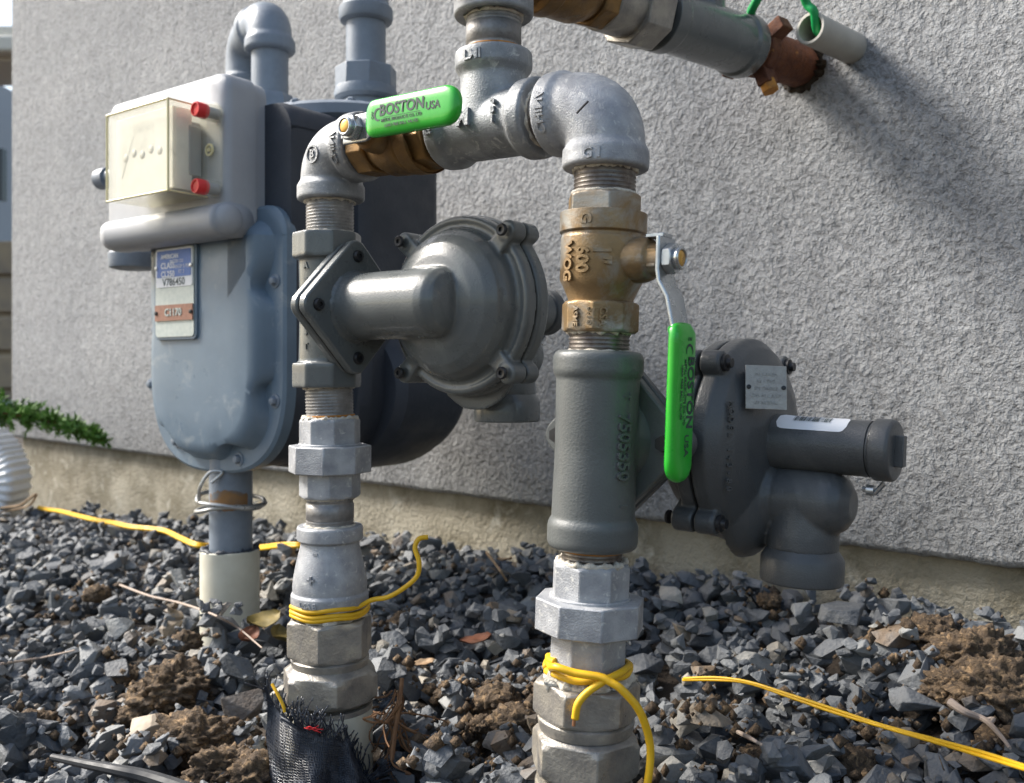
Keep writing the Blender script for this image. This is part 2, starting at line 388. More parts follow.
# ------------------------------------------------------------------ neighbour's house, far left
nb = empty('neighbour_house', P(0, 412, 6.2), 'slice of a neighbouring house with cream eave and stone base beyond the wall corner', 'house')
D6 = 6.2
g = G(); c0 = P(-150, 240, D6+.5); c0.z = .75; g.box(frame(c0, UP, (1, 0, 0)), 2.3, 1.0, 2.9); g.build('wall', 'housewall', nb)
g = G(); g.box(frame(P(-150, 322, D6)+V((0, -.06, 0)), UP, (1, 0, 0)), 2.34, .14, 1.0); g.build('stone_base', 'veneer', nb, bevel=.01)
for k in range(4):
    g = G(); yy = 258+38*k; g.box(frame(P(3+((k % 2)*4-2), yy, D6-.14), UP, (1, 0, 0)), .30, .04, .21)
    g.build('stone', 'veneer', nb, bevel=.012)
g = G(); c0 = P(-150, 66, D6-.35); g.box(frame(c0, UP, (1, 0, 0)), 2.7, .5, .10)
g.box(frame(c0+V((0, -.27, .06)), UP, (1, 0, 0)), 2.8, .06, .16); g.build('eave', 'fascia', nb, bevel=.01)
g = G(); c0 = P(-150, 46, D6-.65); g.box(frame(c0, UP, (1, 0, 0)), 2.86, .11, .10); g.build('gutter', 'fascia', nb, bevel=.02)
g = G(); g.box(frame(P(-22, 175, D6-.03), UP, (1, 0, 0)), .34, .06, .33); g.build('window', 'glass_dark', nb)

# ------------------------------------------------------------------ fittings
def thread_prof(r, z0, z1, pitch=.0022, dep=.0007):
    pr = [(r-dep, z0)]; z = z0
    while z < z1-pitch:
        pr += [(r, z+pitch*.35), (r, z+pitch*.5), (r-dep, z+pitch*.9)]; z += pitch
    pr.append((r-dep, z1)); return pr
def ragged(g, c, ax, r, th, wob=.0006, n=70, drop=0):
    """irregular bead of thread paste"""
    m = frame(c, ax); rings = []; th = th*1.5
    for j in range(n+1):
        a = 2*math.pi*j/n
        k = noise.noise(V((math.cos(a)*4, math.sin(a)*4, c.z*90+c.x*70)))
        k2 = noise.noise(V((math.cos(a)*13, math.sin(a)*13, c.z*50)))
        rr = r+wob*k; t_ = max(.2, 1+.7*k+.8*k2)*th
        rings.append([m @ V(((rr+t_*math.cos(b))*math.cos(a), (rr+t_*math.cos(b))*math.sin(a), t_*.9*math.sin(b)+k2*th*.9)) for b in [2*math.pi*q/7 for q in range(7)]])
    g.rings(rings, cap=False)

def nipple(p, q, r, label, group='short galvanised nipples between fittings', thr=True, rust=None, mtl='thread', plain=False):
    p, q = V(p), V(q); ax = (q-p).normalized(); L_ = (q-p).length
    m = frame(p, ax)
    root = empty('pipe_nipple', p, label, 'pipe nipple', group)
    g = G()
    ex = .006
    if plain: prof = thread_prof(r, -ex, L_*.22)+[(r, L_*.24), (r, L_*.76)]+thread_prof(r, L_*.78, L_+ex)
    else: prof = thread_prof(r, -ex, L_+ex)
    g.lathe(m, prof, 48); g.build('barrel', mtl, root, sharp=0)
    g = G(); ragged(g, p, ax, r, .0007); ragged(g, q, ax, r, .0008); g.build('thread_paste', 'seal', root, sharp=0)
    if rust:
        g = G(); c = q if rust > 0 else p
        g.lathe(frame(c-ax*.0016*rust, ax), [(r+.0004, -.0008), (r+.0009, 0), (r+.0004, .0008)], 40, cap=False); g.build('rust_ring', 'rust_ring', root)
    return root

def elbow(c, d1, d2, e1, e2, r, rc, cl, label, mtl='galv', name='pipe_elbow', group=None, bend=.027, lettering=None, remesh=.0011, base=None):
    """90 degree elbow: centre c, legs along d1, d2 of length e1, e2"""
    d1 = V(d1).normalized(); d2 = V(d2).normalized()
    root = empty(name, base or c+d1*e1, label, 'pipe elbow', group)
    g = G(); pts = [c+d1*e1]
    th = math.acos(max(-1, min(1, d1.dot(d2))))
    for k in range(13):
        t = k/12; p = c+d1*bend*(1-t)**2+d2*bend*t**2   # quadratic bend
        pts.append(p)
    pts.append(c+d2*e2)
    g.tube(pts, [r*.985]+[r*(1+.05*math.sin(math.pi*k/12)) for k in range(13)]+[r*.985], 40)
    for d, e in ((d1, e1), (d2, e2)):
        g.lathe(frame(c+d*e, -d), [(rc-.0012, 0), (rc, .0012), (rc, cl-.0015), (rc-.001, cl), (r-.0005, cl+.0035)], 48)
    g.build('casting', mtl, root, remesh=remesh, smooth=2)
    if lettering:
        for fn_ in lettering: g = G(); fn_(g); g.build('raised_lettering', mtl, root, sharp=30)
    return root

# E2: big front elbow
def e2_text(g):
    def fn(v, h0=.0295, r=.0240):
        a = v.x/r - .42; return L2(107)-up2*(h0)+ (V((math.sin(a), -math.cos(a), 0))*(r+v.z))+up2*v.y
    wrap_text(g, 'G I', .008, fn, .0012, .0002)
def e2_side(g):
    def fn2(v, h0=.0295, r=.0239):
        a = -v.x/r+.15
        side = HD.cross(up2).normalized()
        q = side if side.y < 0 else -side
        return T2-HD*h0+(q*math.cos(a)+up2*(-math.sin(a)))*(r+v.z)*1+HD*(v.y)
    wrap_text(g, 'CHINA', .0078, fn2, .0012, .0002)
elbow(T2, -up2, -HD, .0345, .0365, .0212, .0236, .0115, 'larger galvanised elbow atop the right riser with a black slash mark', 'galv_light', lettering=(e2_text, e2_side), group='galvanised elbows of the top header')
g = G(); q = P(583, 108, .4925); g.strip([P(577, 113, .4926), P(580, 109.7, .4917), P(583.5, 106, .4915), P(587.5, 102, .4918)], V((.7, .1, -.7)), .0012, .0040, 8)
sl = g.build('casting_mark', 'black', bpy.data.objects['pipe_elbow'])
def e1_text(g):
    side = HD.cross(UP).normalized(); q = side if side.y < 0 else -side
    def fn2(v, h0=.0295, r=.0239):
        a = -v.x/r+.15
        return T1+HD*h0+(q*math.cos(a)+up2*(-math.sin(a)))*(r+v.z)+HD*(v.y)
    wrap_text(g, 'CHINA', .0075, fn2, .0012, .0002)
def e1_mark(g):
    side = HD.cross(UP).normalized(); q = side if side.y < 0 else -side
    c = T1+q*.0212-UP*.006+HD*.007; m = frame(c, q, -HD)
    g.lathe(m, [(.0062, -.001), (.0062, .0012), (.005, .0012), (.005, -.001)], 24, cap=False); flat_text(g, 'B', .0075, m@Matrix.Translation((0, 0, .0006))@Matrix.Rotation(R(180), 4, 'Z'), .0016, .0002)
elbow(T1, -UP, HD, .0345, .0365, .0208, .0234, .0115, 'smaller-looking galvanised elbow at the top of the left riser beside the meter', 'galv', lettering=(e1_text, e1_mark), group='galvanised elbows of the top header')

# tee
TT = T1+HD*.1510
def tee_text(g):
    side = HD.cross(UP).normalized(); q = side if side.y < 0 else -side
    up = q.cross(HD); up = up if up.z > 0 else -up
    m = frame(TT+q*.0207-HD*.006+up*.001, q, HD); flat_text(g, 'M', .013, m, .0022, .0006)
    m = frame(TT+q*.0199+HD*.017+up*.003, q, HD)
    flat_text(g, 'o\nB\nI', .0052, m, .0030, .0003)
    def fn(v, h0=.036, r=.0237):
        a = v.x/r - .55; return TT+UP*h0+V((math.sin(a), -math.cos(a), 0))*(r+v.z)+UP*v.y
    wrap_text(g, 'ANVIL'[:0]+'LMI', .008, fn, .0012, .0002)
    def fn2(v, h0=-.0325, r=.0237):
        a = -v.x/r+.1
        return TT+HD*h0+(q*math.cos(a)+up2*(-math.sin(a)))*(r+v.z)+HD*(v.y)
    wrap_text(g, 'ISI', .0075, fn2, .0012, .0002)
root = empty('pipe_tee', TT-UP*.02, 'galvanised pipe tee at the top centre with raised letter M', 'pipe tee')
g = G(); g.lathe(frame(TT-HD*.038, HD), [(.0198, 0), (.0198, .076)], 48)
for s_ in (-1, 1): g.lathe(frame(TT+HD*.038*s_, -HD*s_), [(.022, 0), (.0232, .0012), (.0232, .010), (.022, .0115), (.0195, .015)], 48)
g.lathe(frame(TT, UP), [(.0198, 0), (.0198, .040)], 48)
g.lathe(frame(TT+UP*.043, -UP), [(.022, 0), (.0232, .0012), (.0232, .010), (.022, .0115), (.0195, .015)], 48)
g.build('casting', 'galv', root, remesh=.0011, smooth=3)
g = G(); tee_text(g); g.build('raised_lettering', 'galv', root, sharp=30)
nipple(T1+HD*(HL-.0365), TT+HD*.038, .0166, 'galvanised close nipple joining the top tee and the right elbow', 'horizontal nipples of the header')
n3a = TT+UP*.043; n3b = TT+UP*.0640
nipple(n3a, n3b, .0166, 'short grey nipple standing on the top tee, beneath the upper coupling', None, plain=True, mtl='pipe', rust=-1)
root = empty('pipe_coupling', n3b, 'galvanised coupling cut off by the top edge, above the top tee', 'pipe coupling')
g = G(); g.lathe(frame(n3b, UP), [(.017, .001), (.0225, 0), (.0238, .0012), (.0238, .012), (.0225, .014), (.0205, .016), (.0205, .045), (.0238, .047), (.0238, .06), (.017, .061)], 56)
g.build('casting', 'galv', root, sharp=30, bevel=.0006)
g = G(); g.lathe(frame(n3b+UP*.06, UP), [(.0167, 0), (.0167, .25)], 40); g.build('pipe', 'pipe', root)

# ------------------------------------------------------------------ ball valve
def valve(c, ax, stem, hdir, half1, half2, label, hlabel_r, mtl='brass', group='brass ball valves with green handles', letters=True, gk=(1.0, 0.0), textflip=1, k_=1.0):
    ax = V(ax).normalized(); stem = V(stem); stem = (stem-ax*stem.dot(ax)).normalized()
    root = empty('ball_valve', c-ax*half1, label, 'ball valve', group)
    m = frame(c, ax, stem)
    g = G()
    g.poly(m, 8, .0212*k_, -half1, -half1+.0165, a0=R(22.5), ch=1)
    g.lathe(m, [(.0175, -half1+.014), (.0178, -half1+.018), (.0205, -half1+.024), (.0225, -half1+.028), (.0228, .012), (.0222, .013), (.0222, .0145), (.0236, .015), (.0236, .026), (.0225, half2-.013), (.018, half2-.011)], 56)
    g.poly(m, 6 if letters else 8, .0212*k_, half2-.014, half2, a0=R(10), ch=1)
    g.build('body', mtl, root, sharp=32, bevel=.0005)
    g = G(); sm = frame(c, stem, ax)
    g.lathe(sm, [(.0125, .012), (.0122, .026), (.0108, .0305), (.0085, .032), (.0085, .036), (.0085, .0385)], 36)
    g.poly(sm, 6, .0092, .0315, .0372, ch=0)
    g.build('stem_gland', 'brass_dark' if mtl != 'brass' else 'brass', root, sharp=32, bevel=.0005)
    hd = V(hdir).normalized(); wdir = stem.cross(hd).normalized()
    d0 = .0385; d1 = .0500
    H = lambda a, d, e=0: c+stem*d+hd*(a if a < .022 else .022+(a-.022)*gk[0]+gk[1])+wdir*e
    hp = [H(-.011, d0), H(-.004, d0), H(.006, d0), H(.012, d0+.001), H(.020, d0+.006), H(.028, d1-.0015), H(.034, d1), H(.060, d1), H(.100, d1)]
    g = G(); g.strip(hp, wdir, .0175, .0026, 16, e=8)
    g.box(frame(H(-.012, d0-.004), hd, stem), .0105, .010, .0022)
    handle = g.build('handle', 'steel', root, sharp=35, bevel=.0004)
    tag(handle, 'zinc plated lever')
    gp = [H(.027, d1-.002), H(.0285, d1-.0012)]+[H(.031+k*.003, d1) for k in range(24)]+[H(.101+k*.0008, d1) for k in range(8)]
    g = G(); g.strip(gp, wdir, .0222, .0078, 28, ends=(.006, .0105), e=3.0); g.build('grip', 'green', handle, sharp=0)
    g = G(); nm = frame(c, stem, hd)
    g.poly(nm, 6, .0082, d0+.0013, d0+.0068, ch=1); g.lathe(nm, [(.0055, d0+.006), (.0062, d0+.0095), (.005, d0+.0103), (.0042, d0+.0098), (.0042, d0+.007)], 30, cap=False)
    g.build('nut', 'steel', root, sharp=30, bevel=.0003)
    g = G(); g.lathe(nm, [(.0041, d0+.004), (.0041, d0+.0095), (.003, d0+.0100)], 24); g.build('stem_end', 'brass_bright', root)
    # print on the outer face: text runs along the lever
    side = stem; tx = hd*textflip; ty = side.cross(tx)
    z = d1+.00405
    base = lambda a, e: frame(c+stem*z+hd*(.022+(a-.022)*gk[0]+gk[1])+ty*e, side, tx)
    g = G(); flat_text(g, 'BOSTON', .0090, base(.0605, .0028), .00012, .00025, 1.02); flat_text(g, 'USA', .0062, base(.0875 if textflip > 0 else .0875, .0005), .00012, .0001)
    flat_text(g, 'METAL PRODUCTS CO. LTD', .0026, base(.0605, -.0030), .00012, .00003, 1.02)
    flat_text(g, 'LEAD FREE BALL VALVES', .0025, base(.0605, -.0062), .00012, .00003, 1.02)
    g.add([base(.0605, -.0012) @ V(p) for p in ((-.0155, -.00012, 0), (.0155, -.00012, 0), (.0155, .00012, 0), (-.0155, .00012, 0))], [(0, 1, 2, 3)])
    # round crescent emblem left of the name
    bm_ = base(.0395, .001); vs = []; fs = []
    for k in range(15):
        a = R(70+220*k/14); vs += [bm_ @ V((.0038*math.cos(a), .0038*math.sin(a), 0)), bm_ @ V((.0030*math.cos(a)+.0006, .0030*math.sin(a), 0))]
    for k in range(14): fs.append((2*k, 2*k+1, 2*k+3, 2*k+2))
    g.add(vs, fs); flat_text(g, 'OFF', .0026, frame(c+stem*z+hd*(.0335+gk[1])+ty*.001, side, ty), .00012)
    g.build('print', 'ink', handle, sharp=0)
    return root, m
vc1 = T1+HD*.0715
side1 = HD.cross(UP).normalized(); side1 = side1 if side1.y < 0 else -side1
valve(vc1, HD, side1, HD, .034, .036, 'brass ball valve lying in the top header with its green lever horizontal', 0, mtl='brass_dark', letters=False, gk=(.93, -.001))
nipple(T1+HD*.0365, vc1-HD*.034, .0166, 'galvanised close nipple between the left elbow and the horizontal ball valve', 'horizontal nipples of the header')
v2c = L2(262); stem2 = V((.79, -.613, 0))
vtop, vbot = L2(195), L2(333)
rt2, vm2 = valve(v2c, up2, stem2, -up2, (v2c-vbot).length, (vtop-v2c).length, 'brass ball valve upright in the right riser with its green lever hanging down', 0, gk=(1.0, .008))
g = G()
def vt(h0, a0, r):
    def fn(v):
        a = a0+v.y/r; rad = V((math.sin(a), -math.cos(a), 0)); rad = (rad-up2*rad.dot(up2)).normalized()
        return v2c+up2*(h0-v.x)+rad*(r+v.z)
    return fn
wrap_text(g, '1"', .0125, vt(.0015, -.12, .0227), .0030, .0004)
wrap_text(g, '600', .0095, vt(-.001, -.56, .0227), .0026, .0003)
wrap_text(g, 'WOG', .0080, vt(-.002, -.98, .0227), .0026, .0003)
wrap_text(g, 'G', .0085, vt(.0205, -.50, .0238), .0010, .0003)
wrap_text(g, 'CSA', .0055, vt(-.0305, -.02, .0206), .0012, .0002)
wrap_text(g, '3.16', .0055, vt(-.0305, -.33, .0206), .0012, .0002)
wrap_text(g, 'ASME', .0045, vt(-.0305, -.78, .0206), .0012, .0001)
g.build('raised_lettering', 'brass', rt2, sharp=30)
nipple(L2(171), L2(195), .0169, 'threaded nipple between the right elbow and the upright brass valve', 'short nipples in the right riser', mtl='thread')
nipple(L2(333), L2(352), .0166, 'rusty threaded nipple between the upright brass valve and the regulator body', 'short nipples in the right riser')
nipple(L2(546), L2(561), .0166, 'dark rusty nipple under the regulator body in the right riser', 'short nipples in the right riser', rust=-1)

# ------------------------------------------------------------------ regulators
def rdiamond(h, rc=.009, n=8):
    pts = []
    for k in range(4):
        a = R(90*k); c = V((math.cos(a), math.sin(a)))*(h-rc*1.0)
        for j in range(n+1):
            b_ = a-R(45)+R(90)*j/n; pts.append((c.x+rc*math.cos(b_), c.y+rc*math.sin(b_)))
    return pts
def regulator(T, a, b, up, ytop, ybot, axisfn, mtl, label, ct, teelabel, rc, rb, ctop, cbot, back=False, facets=True):
    a = V(a).normalized(); up = V(up).normalized()
    a = (a-up*a.dot(up)).normalized(); b = V(b); b = (b-up*b.dot(up)-a*b.dot(a)).normalized()
    root = empty('pressure_regulator', axisfn(ybot), label, 'gas regulator', 'grey diaphragm gas regulators')
    # body: vertical tee casting
    pt, pb = axisfn(ytop), axisfn(ybot); L_ = (pt-pb).length; m = frame(pb, up, a)
    g = G(); g.lathe(m, [(rb-.001, .004), (rb, .01), (rb-.0008, L_*.5), (rb, L_-.01), (rb-.001, L_-.004)], 56)
    for lo, hi in ((0, cbot), (L_-ctop, L_)):
        if facets: g.poly(m, 8, rc*1.06, lo, hi, a0=R(12)); g.lathe(m, [(rc*.985, lo-.0003), (rc*.985, hi+.0003)], 48)
        else: g.lathe(m, [(rc-.003, lo), (rc-.0008, lo+.0015), (rc, lo+.004), (rc, hi-.004), (rc-.0008, hi-.0015), (rc-.003, hi)], 56)
    fm = frame(T, a, up)
    g.lathe(fm, [(.021, -.005), (.0215, .010), (.026, .018)], 40)
    g.build('body', mtl[0], root, remesh=.0011, smooth=2)
    g = G(); g.outline(fm, rdiamond(.0455), .0160, .0225); fl = g.build('body_flange', mtl[0], root, sharp=40, bevel=.0012)
    g = G(); g.outline(fm, rdiamond(.044), .0224, .0246); g.build('gasket', 'black', root)
    g = G(); g.outline(fm, rdiamond(.0455), .0245, .0310)
    g.build('neck_flange', mtl[1], root, sharp=40, bevel=.0012)
    for k in range(4):
        q = R(90*k); cc = T+up*math.cos(q)*.0345+b*math.sin(q)*.0345
        g = G(); g.lathe(frame(cc, a), [(.0042, .0301), (.0042, .0322), (.0034, .0336), (.0018, .0336), (.0016, .0322)], 20)
        g.lathe(frame(cc, a), [(.0044, .0100), (.0044, .0159)], 6)
        g.build('flange_screw', 'black', root, sharp=40)
    # neck and front case
    C0 = T+a*.0975
    g = G()
    g.lathe(fm, [(.026, .0300), (.0238, .0325), (.0226, .038), (.0225, .104), (.0215, .1095), (.018, .1145), (.012, .1175), (.005, .1185)], 48)
    cm = frame(C0, b, up)
    g.lathe(cm, [(.006, .000), (.02, .001), (.031, .0035), (.0395, .0075), (.0455, .0130), (.0485, .0190), (.0495, .0240), (.0500, .0262), (.0545, .0264), (.0550, .0255), (.0580, .0258), (.0590, .028), (.0590, .0345)], 72)
    for k in range(4):
        q = R(45+90*k); dr = up*math.cos(q)+a*math.sin(q)
        lm = frame(C0+dr*.0550+b*.0285, b, dr); g.box(lm, .018, .0125, .0125)
        g.lathe(frame(C0+dr*.0630, b), [(.0062, .0215), (.0070, .0228), (.0070, .0345)], 24)
    g.build('front_case', mtl[1], root, remesh=.0011, smooth=2)
    g = G(); g.lathe(cm, [(.0568, .034), (.0568, .0365)], 60, cap=False); g.build('diaphragm_gasket', 'black', root)
    g = G()
    g.lathe(cm, [(.03, .036), (.0585, .0362), (.0602, .0378), (.0602, .0455), (.0590, .0470), (.0575, .0485), (.0545, .0520), (.0460, .0570), (.0360, .0605), (.0240, .0620), (.0175, .0625)], 72)
    for k in range(4):
        q = R(45+90*k); dr = up*math.cos(q)+a*math.sin(q)
        lm = frame(C0+dr*.0550+b*.042, b, dr); g.box(lm, .018, .0125, .011)
        g.lathe(frame(C0+dr*.0630, b), [(.0070, .0362), (.0070, .0470), (.0062, .0482)], 24)
    vm = frame(C0-up*.0320, b, up)
    g.lathe(vm, [(.0200, .0480), (.0200, .0640), (.0188, .0642), (.0178, .0660), (.0184, .0672), (.0184, .093), (.0175, .0985), (.0145, .1035), (.008, .1075)], 48)
    om = frame(C0-up*.0300+b*.0795, -up, b)
    g.lathe(om, [(.0180, -.004), (.0185, .010), (.0198, .022), (.0198, .030)], 48)
    # web between case and outlet
    g.lathe(frame(C0-up*.034, b, up), [(.036, .044), (.034, .050), (.028, .057), (.020, .062)], 48)
    bc = g.build('back_case', mtl[1], root, remesh=.0011, smooth=2)
    g = G(); g.lathe(om, [(.0190, .0285), (.0222, .0330), (.0232, .0350), (.0232, .0475), (.0225, .0485), (.0190, .0485), (.0185, .030)], 56, cap=False); g.build('vent_collar', mtl[1], root, sharp=40, bevel=.0004)
    g = G(); g.lathe(cm, [(.0175, .056), (.0160, .066), (.0155, .074), (.0155, .1165)], 48)
    tw = g.build('spring_tower', mtl[1], root, sharp=40)
    g = G(); g.lathe(cm, [(.0150, .1165), (.0150, .1180), (.0166, .1185), (.0170, .1195), (.0170, .1275), (.0160, .1290), (.0150, .1293)], 48)
    g.box(cm@Matrix.Translation((0, .001, .1310)), .017, .0062, .006)
    g.build('end_cap', 'paint_dark', tw, sharp=40, bevel=.0005)
    for k in range(4):
        q = R(45+90*k); dr = up*math.cos(q)+a*math.sin(q); sm = frame(C0+dr*.0630, b)
        g = G(); g.lathe(sm, [(.0040, .0180), (.0040, .0168), (.0032, .0160), (.0016, .0162), (.0014, .0176)], 20)
        g.build('case_screw', 'black', root, sharp=30)
        g = G(); g.lathe(sm, [(.0044, .0478), (.0048, .0484), (.0048, .0504), (.0030, .0508), (.0027, .0532)], 14)
        g.build('bolt_end', 'black', root, sharp=30)
    g = G(); g.tube([C0-up*.022+b*.112, C0-up*.0235+b*.119, C0-up*.018+b*.1235], .0016, 8); g.lathe(frame(C0-up*.0225+b*.1165, b), [(.003, -.002), (.003, .002)], 12)
    g.build('seal_ring', 'steel', root)
    return root, C0, cm, a, b, up
REG1_a = V((.788, -.616, 0)); REG1_b = V((.616, .788, 0))
T_r1 = P(327, 309, Z1)
def ax1(y): return P(327, y, Z1)
r1 = regulator(T_r1, REG1_a, REG1_b, UP, 234, 387, ax1, ('paint', 'paint'), 'grey gas regulator on the left riser with its round dished case facing the camera', 0, '', .0228, .0195, .0175, .0165)
# small raised marks on the first regulator's body
g = G()
for k, (ch, yy) in enumerate((('A', 268), ('B', 283), ('1', 296), ('S', 320), ('3', 333), ('T', 347))):
    def fn(v, y0=yy):
        a = -.62+v.x/.0195; return ax1(y0)+V((math.sin(a), -math.cos(a), 0))*(.0193+v.z)+UP*v.y
    wrap_text(g, ch, .006, fn, .0016, .0002)
g.build('raised_lettering', 'paint', r1[0], sharp=30)
T_r2 = L2(440)
r2 = regulator(T_r2, V((.616, .788, 0)), V((.788, -.616, 0)), up2, 351, 548, L2, ('tee_paint', 'paint_dark'), 'darker grey gas regulator on the right riser, its spring tower with barcode label pointing right', 0, '', .0246, .0228, .0150, .0168, facets=False)
root2, C02, cm2, a2, b2, u2 = r2
g = G()
def rt(h0, a0, r=.0227):
    def fn(v):
        a = a0+v.y/r; rad = V((math.sin(a), -math.cos(a), 0)); rad = (rad-up2*rad.dot(up2)).normalized()
        return T_r2+up2*(h0-v.x)+rad*(r+v.z)
    return fn
wrap_text(g, '7505350', .0105, rt(-.002, .60), .0024, .0002, .96); wrap_text(g, 'T', .007, rt(.0245, .66), .0014, .0002); wrap_text(g, '1', .007, rt(-.033, .66), .0014, .0002)
g.build('raised_lettering', 'tee_paint', root2, sharp=30)
# name plate on the sloping back case, barcode label on the tower
cslope = (b2*.69-a2*.55*.72+u2*.42).normalized()
pc = P(766, 387.5, .529)
pn = (V((0, 0, CAMZ))-pc).normalized(); pn = (pn*.75+cslope*.45).normalized()
pm = frame(pc, pn, u2)
pm = pm @ Matrix.Rotation(R(90), 4, 'Z')
g = G(); g.box(pm, .0225, .0245, .0012); pl = g.build('name_plate', 'plate', root2, bevel=.0002)
g = G(); g.box(pm @ Matrix.Translation((0, 0, -.0042)), .0200, .0215, .0075); g.build('plate_boss', 'paint_dark', root2, bevel=.001)
g = G()
for k in range(5):
    flat_text(g, ('MAX IN 10', 'OUT 7 IN WC', 'SPRING 6-8', 'GAS 1 IN', 'VENT 1 IN')[k], .0026, pm @ Matrix.Translation((0, .0085-.0040*k, .0007)), .0004, 0)
g.build('stamped_lettering', 'plate', pl, sharp=0)
for s_ in (-1, 1):
    g = G(); g.lathe(pm @ Matrix.Translation((s_*.0095, 0, 0)), [(.0013, .0004), (.0012, .0012), (.0004, .0014)], 14); g.build('rivet', 'black', pl)
def on_tower(z, ang, r):  # ang measured from up towards the camera side
    return C02+b2*z+(u2*math.cos(ang)-a2*math.sin(ang))*r
vs = []; fs = []; nu, nv = 26, 10; lz0, lz1 = .0655, .1055; la0, la1 = R(0), R(56)
for i in range(nu+1):
    u_ = i/nu; edge = min(u_, 1-u_)*(lz1-lz0); sh = 1-math.sqrt(max(0, 1-min(1, edge/.006)**2))*0
    rr_ = .004; inset = 0
    if edge < rr_: inset = (rr_-math.sqrt(max(0, rr_**2-(rr_-edge)**2)))/.0155
    for j in range(nv+1): vs.append(on_tower(lz0+(lz1-lz0)*u_, la0+inset+(la1-la0-2*inset)*j/nv, .01575 if lz0+(lz1-lz0)*u_ > .074 else .01575+.0005*(.074-(lz0+(lz1-lz0)*u_))/.008))
for i in range(nu):
    for j in range(nv): q = i*(nv+1)+j; fs.append((q, q+1, q+nv+2, q+nv+1))
g = G(); g.add(vs, fs); lab = g.build('barcode_label', 'white', root2, sharp=0)
g = G(); z = lz0+.009
random.seed(3)
while z < lz1-.010:
    bw = random.choice((.0002, .0003, .0006)); vs = []
    for zz in (z, z+bw):
        for an in (R(12), R(19), R(26), R(33)): vs.append(on_tower(zz, an, .0162))
    g.add(vs, [(k, k+1, k+5, k+4) for k in range(3)]); z += bw+random.choice((.0003, .0004, .0006))
g.build('barcode', 'ink', lab, sharp=0)
g = G()
for k, ch in enumerate('MODEL 143-80'):
    m = frame(C02+b2*.0556-a2*.0490-u2*(-.022+.0042*k), (b2-a2*.55).normalized(), -u2)
    flat_text(g, ch, .0048, m, .0012, .0001)
g.build('raised_lettering', 'paint_dark', root2, sharp=30)

# ------------------------------------------------------------------ unions, reducer, bottom nuts
def union(axf, up, y0, y1, y2, y3, rs, rm, label, zz, a0=0):
    root = empty('pipe_union', axf(y3), label, 'pipe union', 'galvanised octagonal pipe unions')
    m = frame(axf(y3), up); h = lambda y: (axf(y)-axf(y3)).length
    g = G(); g.poly(m, 8, rs, 0, h(y2)+.002, a0=R(10+a0), ch=1); g.build('lower_half', 'galv_light', root, sharp=25, bevel=.0006)
    g = G(); g.poly(m, 8, rm, h(y2), h(y1), a0=R(2+a0), ch=0); g.build('union_nut', 'galv_light', root, sharp=25, bevel=.0008)
    g = G(); g.poly(m, 8, rs, h(y1)-.002, h(y0), a0=R(18+a0), ch=1); g.lathe(m, [(rs*1.03, h(y1)-.001), (rs*1.03, h(y1)+.0015)], 48)
    g.build('upper_half', 'galv_light', root, sharp=25, bevel=.0006)
    g = G(); ragged(g, axf(y0), up, rs*.84, .0011, .001); g.build('thread_paste', 'seal', root, sharp=0)
    return root
union(L2, up2, 561, 597, 629, 667, .0215, .0300, 'galvanised octagonal union in the right riser below the regulator', Z2, 6)
union(L1, UP, 418, 445, 472, 497, .0212, .0288, 'galvanised octagonal union in the left riser below the regulator', Z1, 0)
nipple(L1(202), L1(234), .0166, 'threaded nipple between the left elbow and the left regulator', 'short nipples in the left riser', mtl='pipe')
nipple(P(329, 387, Z1), L1(418), .0166, 'nipple with an orange rust ring beneath the left regulator', 'short nipples in the left riser', mtl='pipe', rust=1)
nipple(L1(497), L1(525), .0166, 'grey nipple between the left union and the bell reducer', 'short nipples in the left riser', mtl='pipe', plain=True)
root = empty('bell_reducer', L1(606), 'galvanised bell reducer low in the left riser, widening towards a yellow wire', 'pipe reducer')
m = frame(L1(606), UP); h = lambda y: (606-y)*Z1/F
g = G(); g.lathe(m, [(.022, 0), (.0262, .0006), (.0268, .002), (.0268, h(593)), (.0255, h(590)), (.0258, h(585)), (.0250, h(575)), (.0232, h(562)), (.0212, h(550)), (.0202, h(544)), (.0202, h(541)), (.0226, h(539)), (.0228, h(537)), (.0228, h(527)), (.0220, h(525)), (.0165, h(525))], 64)
g.build('casting', 'galv_light', root, sharp=30, bevel=.0004)
g = G()
def fr_(y0, a0, r):
    def fn(v):
        a = a0+v.x/r; return L1(y0)+V((math.sin(a)-.0, -math.cos(a), 0))*(r+v.z)+UP*v.y
    return fn
wrap_text(g, '+', .010, fr_(574, -.35, .0251), .0022, .0003); wrap_text(g, '-', .010, fr_(548, -.3, .0208), .0018, .0003); wrap_text(g, 'USA B', .005, fr_(598, -.4, .0271), .0014, .0001)
g.build('raised_lettering', 'galv_light', root, sharp=30)

